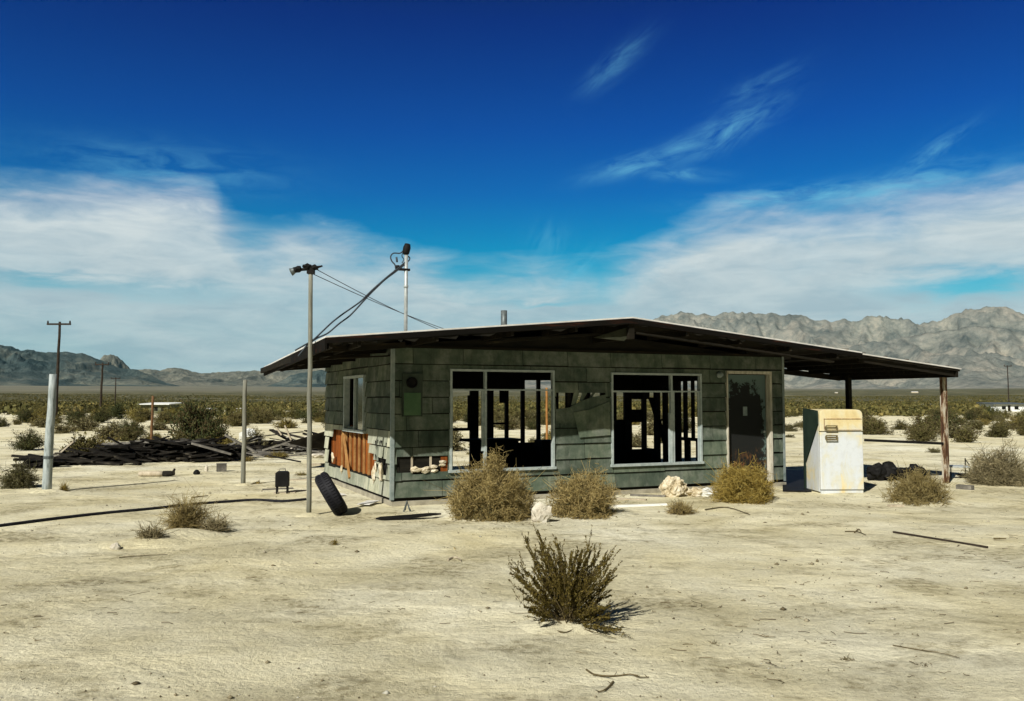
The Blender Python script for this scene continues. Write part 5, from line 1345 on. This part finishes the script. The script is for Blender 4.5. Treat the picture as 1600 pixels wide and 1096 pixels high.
def snz(scale, detail, rough, stretch, dist=0, rot=0, off=(0, 0, 0)):
    mp_ = nt.nodes.new('ShaderNodeMapping'); mp_.inputs['Scale'].default_value = stretch; mp_.inputs['Rotation'].default_value = (0, 0, rot); mp_.inputs['Location'].default_value = off
    # rotate first, then stretch
    nt.links.new(comb.outputs[0], mp_.inputs[0])
    n_ = nt.nodes.new('ShaderNodeTexNoise'); n_.inputs['Scale'].default_value = scale; n_.inputs['Detail'].default_value = detail; n_.inputs['Roughness'].default_value = rough; n_.inputs['Distortion'].default_value = dist
    nt.links.new(mp_.outputs[0], n_.inputs['Vector']); return n_.outputs['Fac']
n1 = snz(5, 8, .58, (1, 2.6, 1), .6, off=(3, 1, 0)); n2 = snz(13, 8, .6, (1, 4, 1), .4, off=(1, 4, 0))
edge = mth(nt, 'SUBTRACT', fc.outputs[0], el)
e2 = mth(nt, 'ADD', edge, mth(nt, 'ADD', mth(nt, 'MULTIPLY', mth(nt, 'SUBTRACT', n1, .5), .06), mth(nt, 'MULTIPLY', mth(nt, 'SUBTRACT', n2, .5), .04)))
mask = mth(nt, 'MULTIPLY', mth(nt, 'ADD', e2, .022), 1 / .062, clamp=True)
mask = mth(nt, 'MAXIMUM', mask, mth(nt, 'MULTIPLY', mth(nt, 'SUBTRACT', px_el(800, 440), el), 1 / .03, clamp=True))
front = mth(nt, 'MULTIPLY', mth(nt, 'ADD', Y, .15), 2.5, clamp=True)
thin = ramp(nt, n1, [(.3, (.82, .82, .82)), (.55, (.98, .98, .98))])
def hole(px, py, rx, ry, k):
    a0, e0 = px_az(px), px_el(px, py)
    g_ = mth(nt, 'ADD', mth(nt, 'POWER', mth(nt, 'MULTIPLY', mth(nt, 'SUBTRACT', az, a0), FPX / rx), 2.0), mth(nt, 'POWER', mth(nt, 'MULTIPLY', mth(nt, 'ADD', mth(nt, 'SUBTRACT', el, e0), mth(nt, 'MULTIPLY', mth(nt, 'SUBTRACT', n2, .5), .05)), FPX / ry), 2.0))
    return mth(nt, 'SUBTRACT', 1.0, mth(nt, 'MULTIPLY', mth(nt, 'EXPONENT', mth(nt, 'MULTIPLY', g_, -1.0)), k))
for h_ in ((1525, 445, 110, 20, .75), (60, 440, 90, 12, .5), (440, 345, 90, 10, .6), (250, 455, 130, 16, .3), (860, 478, 60, 6, .4)): thin = mth(nt, 'MULTIPLY', thin, hole(*h_))
mask = mth(nt, 'MULTIPLY', mth(nt, 'MULTIPLY', mask, thin), front)
cc = ramp(nt, mth(nt, 'MULTIPLY', el, 1 / .26, clamp=True), [(0, (.29, .40, .43)), (.4, (.38, .46, .49)), (.75, (.48, .54, .56)), (1, (.56, .61, .63))])
cc2 = ramp(nt, n2, [(.35, (.84, .89, .92)), (.62, (1.12, 1.09, 1.06))]); cc = mixc(nt, 1.0, cc, cc2, 'MULTIPLY')
STR = .05
ccs = mixc(nt, 1.0, cc, (1 / STR,) * 3, 'MULTIPLY')
base = mixc(nt, 1.0, base, ramp(nt, mth(nt, 'MULTIPLY', mth(nt, 'ADD', Y, .3), 2.0, clamp=True), [(0, (.28, .20, .12)), (1, (1, 1, 1))]), 'MULTIPLY')  # sky behind the camera dimmed to cut ambient light
ccs = mixc(nt, 1.0, ccs, ramp(nt, mask, [(0, (.40, .9, 1.0)), (.5, (1, 1, 1))]), 'MULTIPLY')
colr = mixc(nt, mask, base, ccs)
# wisps
def wisp(px, py, rx, ry, ang, st_, off):
    a0, e0 = px_az(px), px_el(px, py)
    dx = mth(nt, 'SUBTRACT', az, a0); dy = mth(nt, 'SUBTRACT', el, e0); c_, s_ = math.cos(ang), math.sin(ang)
    u = mth(nt, 'ADD', mth(nt, 'MULTIPLY', dx, c_), mth(nt, 'MULTIPLY', dy, s_)); v_ = mth(nt, 'SUBTRACT', mth(nt, 'MULTIPLY', dy, c_), mth(nt, 'MULTIPLY', dx, s_))
    cb = nt.nodes.new('ShaderNodeCombineXYZ'); nt.links.new(mth(nt, 'MULTIPLY', u, 9), cb.inputs[0]); nt.links.new(mth(nt, 'MULTIPLY', v_, 34), cb.inputs[1]); cb.inputs[2].default_value = off
    n_ = nt.nodes.new('ShaderNodeTexNoise'); n_.inputs['Scale'].default_value = 2.0; n_.inputs['Detail'].default_value = 8; n_.inputs['Roughness'].default_value = .62; n_.inputs['Distortion'].default_value = .7; nt.links.new(cb.outputs[0], n_.inputs['Vector'])
    g_ = mth(nt, 'ADD', mth(nt, 'POWER', mth(nt, 'MULTIPLY', u, FPX / rx), 2.0), mth(nt, 'POWER', mth(nt, 'MULTIPLY', v_, FPX / ry), 2.0))
    g_ = mth(nt, 'EXPONENT', mth(nt, 'MULTIPLY', g_, -1.0))
    r_ = mth(nt, 'MULTIPLY', mth(nt, 'SUBTRACT', n_.outputs['Fac'], .38), 3.2, clamp=True)
    return mth(nt, 'MULTIPLY', mth(nt, 'MULTIPLY', g_, r_), st_)
tot = None
for args in ((968, 98, 52, 15, .62, .42, 1), (1140, 205, 80, 20, .42, .62, 2), (1000, 256, 70, 13, .22, .75, 3), (1080, 225, 70, 13, .3, .5, 13), (1190, 135, 60, 14, .35, .26, 4), (1455, 245, 55, 12, .55, .6, 5), (1270, 303, 130, 14, .03, .8, 6), (860, 380, 26, 30, 1.2, .3, 7), (250, 262, 150, 30, .0, .35, 8), (1400, 290, 120, 18, .12, .7, 9), (1060, 272, 60, 9, -.1, .5, 10), (905, 420, 40, 12, .8, .5, 11)):
    q_ = wisp(*args); tot = q_ if tot is None else mth(nt, 'MAXIMUM', tot, q_)
colr = mixc(nt, mth(nt, 'MULTIPLY', tot, front), colr, (.13 / STR, .44 / STR, .60 / STR))
nt.links.new(colr, bg.inputs[0]); bg.inputs[1].default_value = STR

sl = bpy.data.lights.new('sun', 'SUN'); sl.energy = 5.0; sl.angle = R(.5); sl.color = (1, .965, .88)
so = bpy.data.objects.new('sun', sl); col.objects.link(so); so.rotation_euler = SUND.to_track_quat('-Z', 'Y').to_euler(); so.location = (-20, -30, 40)
cd = bpy.data.cameras.new('camera'); cd.sensor_width = 36; cd.lens = 36 * FPX / 1600; cd.clip_end = 40000; cd.clip_start = .05
co = bpy.data.objects.new('camera', cd); col.objects.link(co); co.location = (0, 0, EYE); co.rotation_euler = (R(90) + PITCH, 0, 0)
sc = bpy.context.scene; sc.camera = co
sc.view_settings.view_transform = 'Standard'; sc.view_settings.look = 'None'; sc.view_settings.gamma = 1; sc.view_settings.exposure = .35; sc.view_settings.use_curve_mapping = False
sc.cycles.max_bounces = 6; sc.cycles.volume_bounces = 0; sc.cycles.transparent_max_bounces = 6
